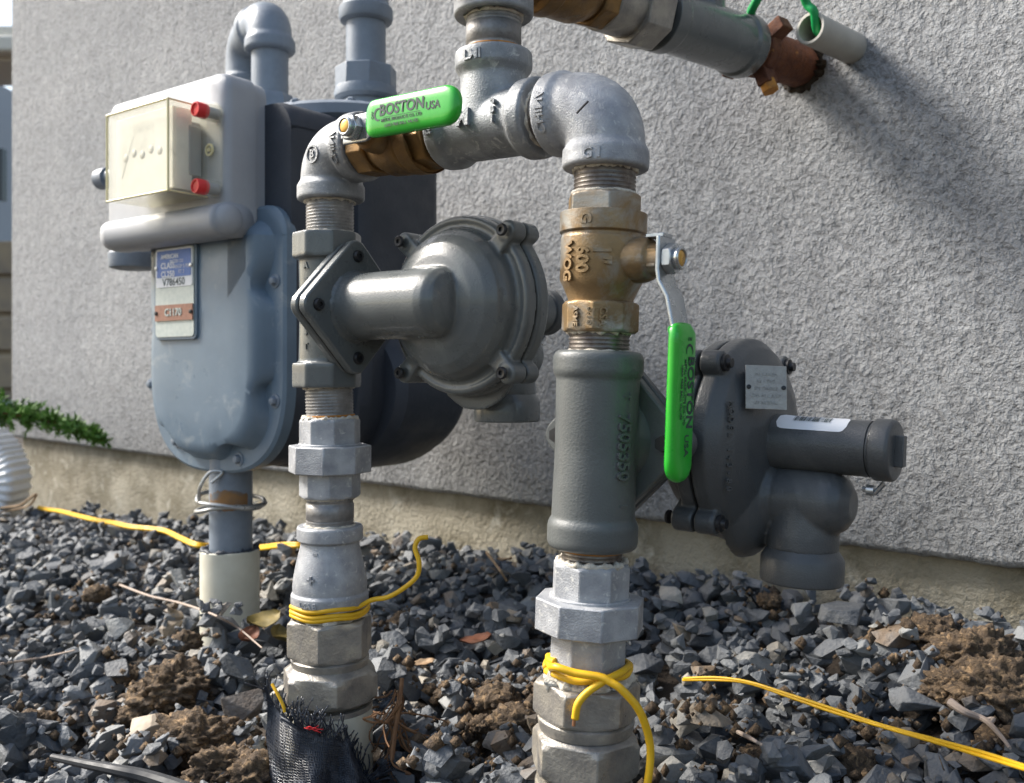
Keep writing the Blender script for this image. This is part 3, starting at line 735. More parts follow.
# transition fittings: two hexes and the buried pipe
def transition(axf, up, y0, y1, y2, y3, y4, r1_, r2_, rot1, rot2, rp, label, zz, yend):
    root = empty('transition_fitting', axf(yend), label, 'pipe fitting', 'two-nut zinc transition fittings at the foot of each riser')
    b0 = axf(yend); m = frame(b0, up); h = lambda y: (axf(y)-b0).length
    g = G(); g.poly(m, 6, r1_, h(y1), h(y0), a0=R(rot1), ch=1, over=0); g.build('upper_nut', 'zinc', root, sharp=22, bevel=.0006)
    g = G(); g.lathe(m, [(r1_*.86, h(y2)-.002), (r1_*.88, h(y2)), (r1_*.90, h(y2)+.003), (r1_*.90, h(y1)-.001), (r1_*.8, h(y1)+.001)], 56); g.build('collar', 'zinc', root, sharp=30)
    g = G(); g.poly(m, 6, r2_, h(y3), h(y2), a0=R(rot2), ch=1, over=1.2); g.build('lower_nut', 'zinc', root, sharp=22, bevel=.0006)
    g = G(); g.lathe(m, [(r2_*.84, h(y4)), (r2_*.84, h(y3)+.001)], 56); g.build('lower_collar', 'zinc', root, sharp=30)
    g = G(); g.lathe(m, [(rp, -.08), (rp, h(y4)+.001)], 56); g.build('buried_pipe', 'pvc' if zz == 1 else 'zinc', root)
    g = G(); ragged(g, axf(y0-1), up, r1_*.62, .0032, .002); ragged(g, axf(y0-1), up, r1_*.72, .0016, .003); g.build('thread_paste', 'seal', root, sharp=0)
    return root
transition(L2, up2, 679, 715, 724, 776, 782, .0292, .0306, 62, 38, .0265, 'zinc transition fitting of two hex nuts at the foot of the right riser', 0, 850)
transition(L1, UP, 616, 655, 661, 703, 708, .0302, .0350, 26, 48, .0296, 'zinc transition fitting of two hex nuts at the foot of the left riser', 1, 765)

# ------------------------------------------------------------------ gas meter
mA = V((.8, -.6, 0)); mN = V((.6, .8, 0)); F0 = P(300, 400, .88); F0.z = 0
def mp(u, w_, z): return F0+mA*u+mN*w_+UP*z
meter = empty('gas_meter', mp(-.118, .1, .15), 'blue grey domestic gas meter with a clear dial box and light grey housing', 'gas meter')
ZB, ZT = .150, .512
MF = .408
def mout(ins=0, nb_=90, w0=-.236, w1=0, top=.512, bot=ZB, notch=None):
    hw = (w1-w0)/2-ins; cx = (w0+w1)/2; hh = .100-ins*.6; zc = bot+hh+ins*.9+.0; pts = []
    for k in range(nb_+1):
        a = math.pi+math.pi*k/nb_; c, s_ = math.cos(a), math.sin(a); e = 2/2.7
        pts.append([cx+hw*math.copysign(abs(c)**e, c), zc+hh*math.copysign(abs(s_)**e, s_)])
    for z in np.linspace(zc+.004, top-.03, 70): pts.append([cx+hw, z])
    rr = .028
    for k in range(7): a = R(90*k/6); pts.append([cx+hw-rr+rr*math.cos(a), top-ins-rr+rr*math.sin(a)])
    for k in range(7): a = R(90+90*k/6); pts.append([cx-hw+rr+rr*math.cos(a), top-ins-rr+rr*math.sin(a)])
    for z in np.linspace(top-.03, zc+.004, 70): pts.append([cx-hw, z])
    if notch:
        c0 = V((cx, zc+.05))
        for p in pts:
            for q, amt in notch:
                d = (V(p)-q).length
                if d < .05:
                    k = math.exp(-(d/.015)**2)*amt*max(0, 1-max(0, ins-.013)/.022); dr = (c0-V(p)).normalized(); p[0] += dr.x*k; p[1] += dr.y*k
    return pts
def mring(pts, w_): return [mp(x, w_, z) for x, z in pts]
scr = [hit(x, y, mp(0, 0, 0), mN) for x, y in ((276, 281), (276, 401), (240, 459), (178, 441), (153, 384), (158, 330))]
scr2 = [V(((p-F0).dot(mA), p.z)) for p in scr]
notch = [(p, .0165) for p in scr2]
FT = dict(top=MF, w1=-.020)
g = G(); g.rings([mring(mout(.003, **FT), -.001), mring(mout(0, **FT), .0015), mring(mout(0, **FT), .013), mring(mout(.002, **FT), .0145)]); g.build('front_flange', 'meter', meter, sharp=35)
g = G(); g.rings([mring(mout(.013, notch=notch, **FT), -.0005), mring(mout(.015, notch=notch, **FT), -.003), mring(mout(.018, notch=notch, **FT), -.009), mring(mout(.0215, notch=notch, **FT), -.0145), mring(mout(.026, notch=notch, **FT), -.0175), mring(mout(.034, **FT), -.0190), mring(mout(.06, **FT), -.0200)])
g.build('front_cover', 'meter', meter, sharp=50)
for p in scr:
    g = G(); m = frame(p-mN*.0008, -mN); g.lathe(m, [(.0068, 0), (.0068, .0012), (.0048, .0014)], 20); g.lathe(m, [(.0046, .001), (.0044, .0042), (.0034, .0056), (.001, .0062)], 6)
    g.build('cover_screw', 'bluepipe', meter, sharp=30)
g = G(); g.rings([mring(mout(.006, w1=-.016), .0080), mring(mout(.004, w1=-.016), .0145), mring(mout(.004, w1=-.014), .075), mring(mout(.004, w1=-.014), .080)]); g.build('middle_case', 'meter_dark', meter, sharp=35)
g = G(); g.rings([mring(mout(.001, w1=-.006), .080), mring(mout(-.001, w1=-.006), .083), mring(mout(-.001, w1=-.006), .098), mring(mout(.004, w1=-.006), .100), mring(mout(.004, w1=-.006), .195), mring(mout(.010, w1=-.006), .207), mring(mout(.03, w1=-.006), .214)]); g.build('rear_case', 'meter_dark', meter, sharp=35)
# low rear bulge
g = G(); m = frame(mp(-.112, .12, .232), mN, mA); g.lathe(m, [(.118, 0), (.126, .01), (.126, .095), (.118, .112), (.09, .122), (.04, .126)], 56, sq=.72); g.build('rear_bulge', 'meter_dark', meter, sharp=35)
# top lid
g = G(); lid = mp(-.128, .120, .505); m = frame(lid, UP, mA)
g.lathe(m, [(.118, 0), (.124, .004), (.124, .014), (.118, .018), (.096, .020), (.05, .022)], 56, sq=.62); g.build('lid', 'bluepipe', meter, sharp=35)
for k in range(10):
    a = R(36*k+10); g = G(); g.lathe(frame(lid+mA*.112*math.cos(a)+mN*.112*.62*math.sin(a)+UP*.016, UP), [(.0052, 0), (.0052, .004), (.003, .006)], 6); g.build('lid_bolt', 'bluepipe', meter, sharp=30)
# light grey housing plate with lip
def rrect(x0, x1, y0, y1, r, n=6):
    pts = []
    for cx, cy, a0 in ((x1-r, y1-r, 0), (x0+r, y1-r, 90), (x0+r, y0+r, 180), (x1-r, y0+r, 270)):
        for k in range(n+1): a = R(a0+90*k/n); pts.append((cx+r*math.cos(a), cy+r*math.sin(a)))
    return pts
hz0, hz1, hu0, hu1 = .378, .530, -.262, -.058
g = G(); rr_ = [(.010, -.038), (.005, -.0365), (.0015, -.034), (0, -.029), (0, -.004), (.002, -.003), (.002, .010)]
g.rings([[mp(x, w_, z) for x, z in rrect(hu0+i_, hu1-i_, hz0+i_, hz1-i_, .016)] for i_, w_ in rr_]); housing = g.build('housing', 'greyplastic', meter, sharp=40)
g = G(); LU0, LU1 = hu0+.016, hu1+.001
g.strip([mp(LU0+(LU1-LU0)*k/24, -.030, .391) for k in range(25)], UP, .032, .046, 24, e=2.6)
g.build('housing_lip', 'greyplastic', housing, sharp=0)
for s_ in (0, 1):
    g = G(); m = frame(mp((LU0, LU1-.002)[s_], -.036, .391), (-mA, mA)[s_], UP); g.lathe(m, [(.0158, -.012), (.0156, 0), (.0132, .006), (.0075, .0095), (.001, .0105)], 32); g.build('lip_end', 'greyplastic', housing, sharp=0)
# clear dial box
bu0, bu1, bz0, bz1, bw0, bw1 = -.1865, -.0856, .4145, .4975, -.080, -.037
g = G()
def cbox(g, u0, u1, w0, w1, z0, z1): g.box(frame(mp((u0+u1)/2, (w0+w1)/2, (z0+z1)/2), UP, mA), abs(u1-u0), abs(w1-w0), abs(z1-z0))
th = .0016
cbox(g, bu0, bu1, bw0, bw0+th, bz0, bz1); cbox(g, bu0, bu0+th, bw0+th, bw1, bz0, bz1); cbox(g, bu1-th, bu1, bw0+th, bw1, bz0, bz1)
cbox(g, bu0+th, bu1-th, bw0+th, bw1, bz1-th, bz1); cbox(g, bu0+th, bu1-th, bw0+th, bw1, bz0, bz0+th)
g.outline(frame(mp(0, -.0385, 0), mN, mA) @ Matrix.Scale(-1, 4, V((0, 1, 0))), [(x, z) for x, z in rrect(bu0+.004, -.062, bz0-.002, bz1+.003, .012)], 0, -.0025)
dial = g.build('dial_cover', 'clear', meter, sharp=30, bevel=.0006)
M['rim'] = mat('amber plastic rim', (.78, .70, .42), (.70, .62, .34), None, 30, .2)
g = G(); q = .0012
for z in (bz0, bz1): g.tube([mp(bu0, bw0, z), mp(bu1, bw0, z)], q, 8)
for u_ in (bu0, bu1): g.tube([mp(u_, bw0, bz0), mp(u_, bw0, bz1)], q, 8)
for z in (bz0, bz1): g.tube([mp(bu1, bw0, z), mp(bu1, bw1, z)], q*.7, 8)
g.build('rim', 'rim', dial)
g = G(); cbox(g, bu0+.004, bu1-.004, bw0+.0075, bw0+.0105, bz0+.004, bz1-.004); cbox(g, bu1-.0055, bu1-.0040, bw0+.0105, bw0+.028, bz0+.004, bz1-.004); g.build('dial_plate', 'dial', meter, bevel=.0005)
g = G(); cbox(g, bu0+.012, bu1-.012, bw0+.0115, bw1, bz0+.013, bz1-.012); cbox(g, bu1-.011, bu1-.003, -.056, -.042, bz0+.018, bz1-.018); g.build('dial_works', 'dialmech', meter, bevel=.0015)
g = G(); dz = (bz0+bz1)/2; du = (bu0+bu1)/2
for k in range(5):
    m = frame(mp(du+.026-.014*k, bw0+.0076, dz+(.002 if k % 2 else -.001)), -mN, mA); g.lathe(m, [(.0042, 0), (.0042, .0003)], 24)
g.strip([mp(bu0+.014, bw0+.0074, bz0+.022), mp(bu0+.034, bw0+.0074, bz1-.022)], mA, .0009, .0003, 8)
flat_text(g, 'CUBIC FEET', .006, frame(mp(du, bw0+.0076, bz1-.019), -mN, mA), .0002); flat_text(g, 'GAS', .006, frame(mp(du-.01, bw0+.0076, bz0+.017), -mN, mA), .0002)
g.build('dial_marks', 'dialfaint', meter, sharp=0)
for zz in (hit(196, 109, mp(0, -.062, 0), mN), hit(196, 186, mp(0, -.062, 0), mN)):
    g = G(); m = frame(zz, -mN); g.lathe(m, [(.0080, -.024), (.0080, -.006)], 30, cap=False); g.build('post', 'clear', dial)
    g = G(); g.lathe(m, [(.0068, -.010), (.0070, .000), (.0062, .0015), (.0052, .0015), (.0048, .0003), (.001, .0002)], 30); g.build('seal_plug', 'red', meter, sharp=35)
    g = G(); g.lathe(m, [(.0052, -.023), (.0052, -.0102)], 24); g.build('cover_screw', 'dialmech', meter)
pz = hit(210, 150, mp(0, -.042, 0), mN); g = G(); m = frame(pz, -mN); g.lathe(m, [(.0058, 0), (.0058, .0015), (.004, .0015), (.004, 0)], 26, cap=False); g.lathe(m, [(.002, 0), (.002, .002)], 16); g.build('boss', 'rim', dial)
# badge
bp0 = hit(157, 250, mp(0, -.022, 0), mN); bp1 = hit(195, 336, mp(0, -.022, 0), mN)
ub0, ub1 = (bp0-F0).dot(mA), (bp1-F0).dot(mA); zb1, zb0 = bp0.z, bp1.z
bw = -.0225
def plate(g, u0, u1, z0, z1, w0, th_, r): g.rings([[mp(x, q, z) for x, z in rrect(u0, u1, z0, z1, r)] for q in (w0, w0-th_)])
g = G(); plate(g, ub0-.003, ub1+.003, zb0-.003, zb1+.003, -.019, .0035, .006); badge = g.build('badge_frame', 'meter', meter, bevel=.0005)
g = G(); plate(g, ub0, ub1, zb0, zb1, bw-.0002, .0008, .004); g.build('badge', 'badge', badge)
bh = zb1-zb0
g = G(); plate(g, ub0+.0015, ub1-.0015, zb1-bh*.44, zb1-.001, bw-.0011, .0006, .003); g.build('upper_label', 'white', badge)
g = G(); plate(g, ub0+.004, ub1-.0035, zb1-bh*.33, zb1-bh*.03, bw-.0018, .0004, .001); g.build('blue_panel', 'blue', badge)
g = G(); uc = (ub0+ub1)/2
flat_text(g, 'AMERICAN', .006, frame(mp(uc-.006, bw-.0025, zb1-bh*.10), -mN, mA), .0001, .0002); flat_text(g, 'METER CO', .0048, frame(mp(uc+.006, bw-.0025, zb1-bh*.16), -mN, mA), .0001); flat_text(g, 'CLASS\nCL250', .0085, frame(mp(uc-.009, bw-.0025, zb1-bh*.25), -mN, mA), .0001, .0002); flat_text(g, 'MAOP 5 PSI\nFT 2', .0052, frame(mp(uc+.014, bw-.0025, zb1-bh*.25), -mN, mA), .0001)
g.build('label_print', 'white', badge, sharp=0)
g = G(); flat_text(g, 'V786450', .0105, frame(mp(uc, bw-.0019, zb1-bh*.39), -mN, mA), .0001, .0001); g.build('serial_print', 'ink', badge, sharp=0)
g = G(); plate(g, ub0+.0005, ub1-.0005, zb0+bh*.18, zb0+bh*.36, bw-.0011, .0012, .001); tg = g.build('copper_tag', 'bronze', badge)
g = G(); flat_text(g, 'C1170', .0105, frame(mp(uc, bw-.0026, zb0+bh*.27), -mN, mA), .0006, .0002); g.build('tag_number', 'badge', badge, sharp=0)
for u_ in (ub0+.003, ub1-.003):
    g = G(); g.lathe(frame(mp(u_, bw-.0015, zb1-bh*.22), -mN), [(.0024, 0), (.002, .0014), (.0005, .0018)], 14); g.build('rivet', 'steel', badge)
    g = G(); g.lathe(frame(mp(u_, bw-.002, zb0+bh*.27), -mN), [(.0022, 0), (.002, .0014), (.0005, .0018)], 14); g.build('rivet', 'black', badge)

# meter risers
pR = P(366, 100, 1.03); pL = P(270, 100, 1.12)
root = empty('meter_outlet_pipe', V((pR.x, pR.y, .54)), 'blue grey painted vertical pipe with hex union behind the horizontal green lever', 'pipe')
hz = lambda y: (HY-y)*1.03/F+CAMZ
m = frame(V((pR.x, pR.y, 0)), UP)
g = G(); g.lathe(m, [(.0212, .52), (.0212, .90)], 40); g.build('pipe', 'bluepipe', root)
g = G(); g.poly(m, 8, .0330, hz(90), hz(69), a0=R(15)); g.build('union_nut', 'bluepipe', root, sharp=25, bevel=.001)
g = G(); g.lathe(m, [(.030, hz(102)), (.0335, hz(99)), (.0340, hz(95)), (.0325, hz(89))], 48); g.lathe(m, [(.026, .53), (.026, hz(100))], 40); g.build('union_flange', 'bluepipe', root, sharp=35)
g = G(); g.lathe(m, [(.0225, hz(24)), (.0275, hz(22)), (.0288, hz(19)), (.0288, hz(10)), (.027, hz(8)), (.0245, hz(5)), (.0245, hz(-30)), (.029, hz(-34)), (.029, hz(-50))], 48); g.build('tee_fitting', 'bluepipe', root, sharp=35)
hzL = lambda y: (HY-y)*1.12/F+CAMZ
eL = V((pL.x, pL.y, hzL(18)))
ld = V((-.50, .87, 0)).normalized()
root = empty('meter_inlet_pipe', V((pL.x, pL.y, .54)), 'blue grey painted riser with double elbow above the light grey meter housing', 'pipe')
g = G(); g.lathe(frame(V((pL.x, pL.y, 0)), UP), [(.0212, .52), (.0212, hzL(40))], 40); g.lathe(frame(V((pL.x, pL.y, 0)), UP), [(.030, .53), (.030, .565), (.026, .572)], 8); g.build('pipe', 'bluepipe', root)
g = G(); pts = [V((pL.x, pL.y, hzL(50)))]
for k in range(13): t = k/12; pts.append(eL-UP*.032*(1-t)**2+ld*.032*t**2)
pts.append(eL+ld*.055); g.tube(pts, .0258, 36)
g.lathe(frame(V((pL.x, pL.y, hzL(53))), UP), [(.026, 0), (.0292, .002), (.0292, .013), (.0262, .018)], 44); g.lathe(frame(eL+ld*.040, ld), [(.0262, 0), (.0292, .003), (.0292, .016), (.026, .018)], 44)
g.build('upper_elbow', 'bluepipe', root, remesh=.0016, smooth=2)
e3 = eL+ld*.105
g = G(); pts = [eL+ld*.055]
for k in range(13): t = k/12; pts.append(e3-ld*.032*(1-t)**2-UP*.032*t**2)
pts.append(e3-UP*.06); g.tube(pts, .0258, 36); g.lathe(frame(e3-UP*.06, UP), [(.026, 0), (.0292, .003), (.0292, .016), (.026, .018)], 44); g.build('lower_elbow', 'bluepipe', root, remesh=.0016, smooth=2)
g = G(); g.lathe(frame(e3-UP*.30, UP), [(.0212, 0), (.0212, .25)], 36); g.build('drop_pipe', 'bluepipe', root)
# pale blue fitting low left behind the meter
root = empty('pipe_fitting', P(133, 268, 1.12), 'pale blue grey round fitting peeking out under the left end of the meter housing', 'pipe fitting')
m = frame(P(133, 268, 1.12), UP)
g = G(); g.lathe(m, [(.020, -.002), (.0262, 0), (.0272, .003), (.0272, .016), (.0235, .020), (.0225, .05)], 44); g.build('fitting', 'bluepipe', root, sharp=35)
g = G(); q0 = P(133, 235, 1.12); g.lathe(frame(q0, mN), [(.022, -.005), (.022, .2)], 36); g.lathe(frame(P(103, 179, 1.14), mA), [(.006, -.006), (.0125, -.004), (.0125, .014)], 24); g.lathe(frame(P(104, 179, 1.14), mA), [(.010, .0), (.010, .1)], 24); g.build('stub', 'bluepipe', root, sharp=35)

# riser below meter with plastic sleeve
RY = .97
root = empty('meter_riser', P(231, 600, RY), 'blue grey riser with a rust patch standing in a cream plastic sleeve under the meter', 'pipe')
def LR(y): return P(231, y, RY)
g = G(); g.lathe(frame(LR(620), UP), [(.0212, 0), (.0212, (620-455)*RY/F)], 44); g.build('pipe', 'bluepipe', root)
g = G(); vs = []; fs = []
for i in range(25):
    for j in range(9):
        a = R(-55+120*i/24); zz = .5+.5*math.sin(math.pi*i/24)
        y = 499-(12*zz+3*noise.noise(V((i*.5, 0, 0))))*(j/8-.45)*1.7+6*0
        vs.append(LR(y)+V((math.sin(a), -math.cos(a), 0))*.02145)
for i in range(24):
    for j in range(8): q = i*9+j; fs.append((q, q+9, q+10, q+1))
M['rustpatch'] = mat('rust patch', (.30, .15, .05), (.20, .12, .06), (.13, .14, .15), 50, .8, thr3=(.5, .6))
g.add(vs, fs); g.build('rust_patch', 'rustpatch', root, sharp=0)
g = G(); m = frame(P(230, 640, RY), UP); hh = (640-549)*RY/F; g.lathe(m, [(.0292, -.02), (.0292, hh-.0008), (.0286, hh), (.0262, hh), (.0260, hh-.03)], 56, cap=False); g.build('plastic_sleeve', 'pvc', root, sharp=35)
g = G(); ragged(g, P(230, 549, RY), UP, .0262, .0014, .001); g.build('putty', 'meter_dark', root, sharp=0)
def loop(c, rx, ry, tilt, ph, n=40, turns=1.0, nrm=None):
    out = []
    for k in range(int(n*turns)+1):
        a = ph+2*math.pi*k/n
        out.append(c+V((rx*math.cos(a), ry*math.sin(a), tilt*math.cos(a+.6)+.0012*math.sin(3*a))))
    return out
g = G()
g.tube(loop(LR(507), .034, .030, .004, 0, turns=1.1), .0022, 10); g.tube(loop(LR(500), .033, .031, -.005, 1, turns=1.05), .0022, 10)
g.tube(bez([LR(500)+V((-.026, -.02, 0)), LR(487)+V((-.024, -.022, .003)), LR(474)+V((-.014, -.022, .004)), LR(470)+V((-.002, -.023, 0)), LR(480)+V((-.012, -.024, 0))], 10), .0018, 8)
tag(g.build('tie_wire', 'wire_grey', base=LR(507)), 'thick grey galvanised wire looped round the riser under the meter', 'wire')

# ------------------------------------------------------------------ wall pipe, top right
wpt = hit(800, 66, CORNER, N); wnear = P(592, -6, .690)
pd = (wnear-wpt).normalized()
def HP(x):  # point on the axis seen at image column x
    a_ = wpt; k = (x-512)/F; t = (k*a_.y-a_.x)/(pd.x-k*pd.y); return a_+pd*t
def tt(x): return (HP(x)-wpt).length
m = frame(wpt, pd, UP)
root = empty('wall_pipe', wpt, 'rusty brown pipe leaving the stucco at top right with rusted clamp', 'pipe')
g = G(); g.lathe(m, [(.0195, -.03), (.0195, tt(740))], 44); g.build('pipe', 'rust', root)
g = G(); x0 = tt(760); g.lathe(m, [(.0205, x0), (.0222, x0+.001), (.0222, x0+.012), (.0205, x0+.013)], 44)
for aa in (-60, 110, 200):
    d_ = (m.to_3x3() @ V((math.cos(R(aa)), math.sin(R(aa)), 0))); g.box(frame(wpt+pd*(x0+.006)+d_*.026, d_, pd), .016, .012, .016)
g.build('clamp', 'rust', root, sharp=35, bevel=.001)
g = G(); g.poly(frame(wpt+pd*(x0+.006)+(m.to_3x3() @ V((math.cos(R(200)), math.sin(R(200)), 0)))*.0345, m.to_3x3() @ V((math.cos(R(200)), math.sin(R(200)), 0))), 6, .0075, -.004, .006); g.build('clamp_bolt', 'rust_ring', root, bevel=.0006)
g = G(); ragged(g, wpt, pd, .0205, .0026, .002); g.build('mortar', 'soil', root, sharp=0)
root = empty('insulating_coupling', HP(742), 'grey painted coupling between the rusty wall pipe and the silver nut at the top', 'pipe fitting')
g = G(); a_, b_ = tt(745), tt(655); g.lathe(m, [(.020, a_), (.0262, a_+.001), (.0268, a_+.003), (.0268, a_+.014), (.0245, a_+.017), (.0240, b_-.016), (.0262, b_-.013), (.0262, b_)], 56)
mid = (a_+b_)/2; g.lathe(frame(wpt+pd*mid, UP), [(.0185, 0), (.0185, .034), (.0205, .035), (.0205, .05)], 40)
g.build('casting', 'paint', root, sharp=35, bevel=.0006)
g = G(); g.lathe(m, [(.0205, b_), (.0205, b_+.010)], 40); g.build('collar', 'black', root)
root = empty('hex_coupling', HP(640), 'silver octagonal union nut on the pipe along the top edge', 'pipe fitting')
a_ = b_+.008; b_ = tt(600)
g = G(); g.poly(m, 8, .0290, a_, a_+(b_-a_)*.5, a0=R(5), ch=0); g.lathe(m, [(.0235, a_+(b_-a_)*.45), (.0235, b_)], 44); g.build('nut', 'zinc', root, sharp=25, bevel=.001)
root = empty('ball_valve', HP(600), 'stained brass valve body cut off by the top edge, joined to the silver nut', 'ball valve')
a_ = b_-.002; g = G(); g.poly(m, 8, .0240, a_, a_+.016, ch=1); g.lathe(m, [(.019, a_+.014), (.0235, a_+.026), (.0245, a_+.030), (.0245, a_+.055), (.026, a_+.056), (.026, a_+.068), (.020, a_+.072)], 50); g.poly(m, 8, .0235, a_+.070, a_+.085, ch=1)
g.build('body', 'brass_dark', root, sharp=30, bevel=.0006)
g = G(); g.lathe(m, [(.0167, a_+.084), (.0167, a_+.30)], 40); g.build('tail_pipe', 'pipe', root)
# conduit stub and green wires
cw = hit(852, 48, CORNER, N); ce = P(810, 28, (cw-N*.062).y)
cdv = (ce-cw).normalized(); m = frame(cw-cdv*.01, cdv); Lc = (ce-cw).length+.01
root = empty('conduit_stub', cw, 'short pale grey conduit stub in the wall with a green wire inside', 'conduit')
g = G(); rc_ = .0135; g.lathe(m, [(rc_, 0), (rc_, Lc-.0005), (rc_-.0006, Lc), (rc_-.0026, Lc), (rc_-.003, Lc-.05)], 40, cap=False); g.build('tube', 'conduit', root, sharp=35)
g = G(); g.lathe(m, [(rc_-.003, Lc-.05), (.0005, Lc-.05)], 30); g.build('dark_inside', 'black', root)
g = G(); g.tube(bez([ce-cdv*.03, ce-cdv*.006+V((.003, 0, -.001)), ce+V((.002, -.004, .012)), P(806, 2, .80), P(796, -30, .79), P(780, -60, .78)], 8), .0037, 12); tag(g.build('green_wire', 'greenwire', base=ce), 'green insulated wire rising out of the pale conduit stub', 'wire', None)
g = G(); g.tube(bez([HP(752)+V((-.004, -.02, .018)), P(751, 12, .80), P(757, 0, .79), P(764, -18, .785), P(778, -50, .78)], 8), .0037, 12); tag(g.build('green_wire', 'greenwire', base=HP(752)), 'green insulated wire ending at the rusty clamp of the wall pipe', 'wire', None)

# ------------------------------------------------------------------ yellow tracer wires
def wire(pts, r, label, base=None, ends=True, extra=None, name='yellow_wire', mtl='yellow', grp='yellow tracer wires'):
    root = empty(name, pts[0], label, 'wire', grp)
    g = G(); g.tube(bez(pts, 10), r, 10)
    if extra:
        for e in extra: g.tube(bez(e, 10), r*.95, 10)
    g.build('insulation', mtl, root, sharp=0)
    return root
def wrap_pts(axf, y, r, n, a0, a1, dy=0, wob=.0006):
    out = []
    for k in range(n+1):
        t = k/n; a = R(a0+(a1-a0)*t); out.append(axf(y+dy*t)+V((math.sin(a)*r, -math.cos(a)*r, wob*math.sin(5*a))))
    return out
# right riser: wrap, long tail and short end with bare copper
w1_ = wrap_pts(L2, 663, .0232, 26, 60, -300, 6)
cross = [P(556, 667, .498), P(575, 673, .4935), P(600, 677, .490)]
tail = [P(622, 690, .487), P(640, 712, .487), P(650, 745, .49), P(648, 780, .49), P(640, 810, .49)]
short = [P(604, 681, .4905), P(588, 692, .4895), P(578, 704, .4885), P(575, 719, .4885)]
r_ = wire(wrap_pts(L2, 657, .0212, 12, -60, -95, 0)+[L2(661)+V((-.0205, -.010, 0))]+cross+[P(610, 682, .4885)]+tail, .0021, 'bright yellow wire wrapped round the right riser, its tail curling down', extra=[wrap_pts(L2, 668, .0226, 30, -80, 275, -3), [L2(664)+V((math.sin(R(85))*.0226, -math.cos(R(85))*.0226, 0)), P(622, 672, .500), short[0]]+short])
g = G(); g.tube([P(575, 717, .4885), P(574.2, 721, .4885), P(573.6, 726, .4885)], .0009, 8); g.build('bare_end', 'copper', r_)
# left riser
r_ = wire(wrap_pts(L1, 609, .0262, 40, -120, 250, -3)+wrap_pts(L1, 605, .0262, 10, 250, 420, -4)+[P(372, 600, .655), P(388, 597, .652), P(404, 588, .65), P(417, 576, .65), P(419, 562, .65), P(415, 548, .652), P(419, 539, .653), P(428, 537, .654)], .0017, 'yellow wire wrapped round the left riser with an upright hooked end', extra=[wrap_pts(L1, 613, .0262, 40, -110, 130, -4)])
# far ground wire
pts = [P(0, 513, 1.9), P(18, 509, 1.88), P(30, 505, 1.86), P(36, 494, 1.84), P(20, 505, 1.86), P(0, 508, 1.9)]
wire(pts, .0022, 'thin frayed brown cord at the far left end of the gravel', name='frayed_cord', mtl='twig', grp='')
# ------------------------------------------------------------------ gravel bed
def on_g(x, y, lift=.0):
    """first point of the view ray that meets the gravel surface"""
    d = ray(x, y); t = .4
    while t < 6:
        p = V((0, 0, CAMZ))+d*t
        if p.z < gz(p.x, p.y)+.012+lift: return p
        t += .004
    return p
def rock(seed, npts=15, flat=.62, bev=True):
    r = random.Random(seed); bm = bmesh.new()
    for k in range(npts):
        d = V((r.gauss(0, 1), r.gauss(0, 1), r.gauss(0, 1))).normalized()*(.82+.18*r.random()); bm.verts.new((d.x, d.y*(.62+.3*r.random()), d.z*flat))
    res = bmesh.ops.convex_hull(bm, input=bm.verts); 
    bmesh.ops.delete(bm, geom=[e for e in res['geom_interior'] if isinstance(e, bmesh.types.BMVert)], context='VERTS')
    bmesh.ops.dissolve_limit(bm, angle_limit=R(14), verts=bm.verts, edges=bm.edges)
    if bev: bmesh.ops.bevel(bm, geom=list(bm.edges), offset=.022, segments=1, profile=.5, affect='EDGES', clamp_overlap=True)
    bmesh.ops.triangulate(bm, faces=bm.faces)
    bmesh.ops.recalc_face_normals(bm, faces=bm.faces)
    vs = np.array([v.co[:] for v in bm.verts]); fs = np.array([[v.index for v in f.verts] for f in bm.faces]); bm.free()
    return vs, fs
rocks = [rock(100+k, 12+k % 7, .5+.3*((k*7) % 5)/4) for k in range(36)]
rocks_lo = [rock(100+k, 12+k % 7, .5+.3*((k*7) % 5)/4, False) for k in range(36)]
rock_me = []
for k, (v_, f_) in enumerate(rocks):
    me = bpy.data.meshes.new('stone'); me.from_pydata(v_.tolist(), [], f_.tolist()); me.materials.append(M['stone']); me.set_sharp_from_angle(angle=R(20)); rock_me.append(me)
# height map
HX0, HX1, HY0, HY1, CS = -1.8, 1.3, .30, 2.75, .004
hxn, hyn = int((HX1-HX0)/CS), int((HY1-HY0)/CS)
gx = HX0+(np.arange(hxn)+.5)*CS; gy = HY0+(np.arange(hyn)+.5)*CS
Hm = np.zeros((hxn, hyn))
for i in range(0, hxn, 5):
    for j in range(0, hyn, 5): Hm[i:i+5, j:j+5] = gz(gx[i], gy[j])-.016
def drop(x, y, r):
    i0, i1 = int((x-r-HX0)/CS), int((x+r-HX0)/CS)+1; j0, j1 = int((y-r-HY0)/CS), int((y+r-HY0)/CS)+1
    if i0 < 1 or j0 < 1 or i1 > hxn-1 or j1 > hyn-1: return None
    sub = Hm[i0:i1, j0:j1]; XX, YY = np.meshgrid(gx[i0:i1]-x, gy[j0:j1]-y, indexing='ij'); q = (XX**2+YY**2)/(r*r); ok = q < .8
    base_ = np.percentile(sub[ok], 48) if ok.any() else float(sub.mean()); return i0, i1, j0, j1, q, base_
obst = [(L1(700), .034), (L1(700)+V((-.012, -.045, 0)), .040), (L1(700)+V((.02, -.05, 0)), .040), (L2(700), .036), (LR(600), .034), (LR(600)+V((-.004, -.045, 0)), .038), (P(330, 775, .60), .042)]
stones = []
rs = random.Random(11)
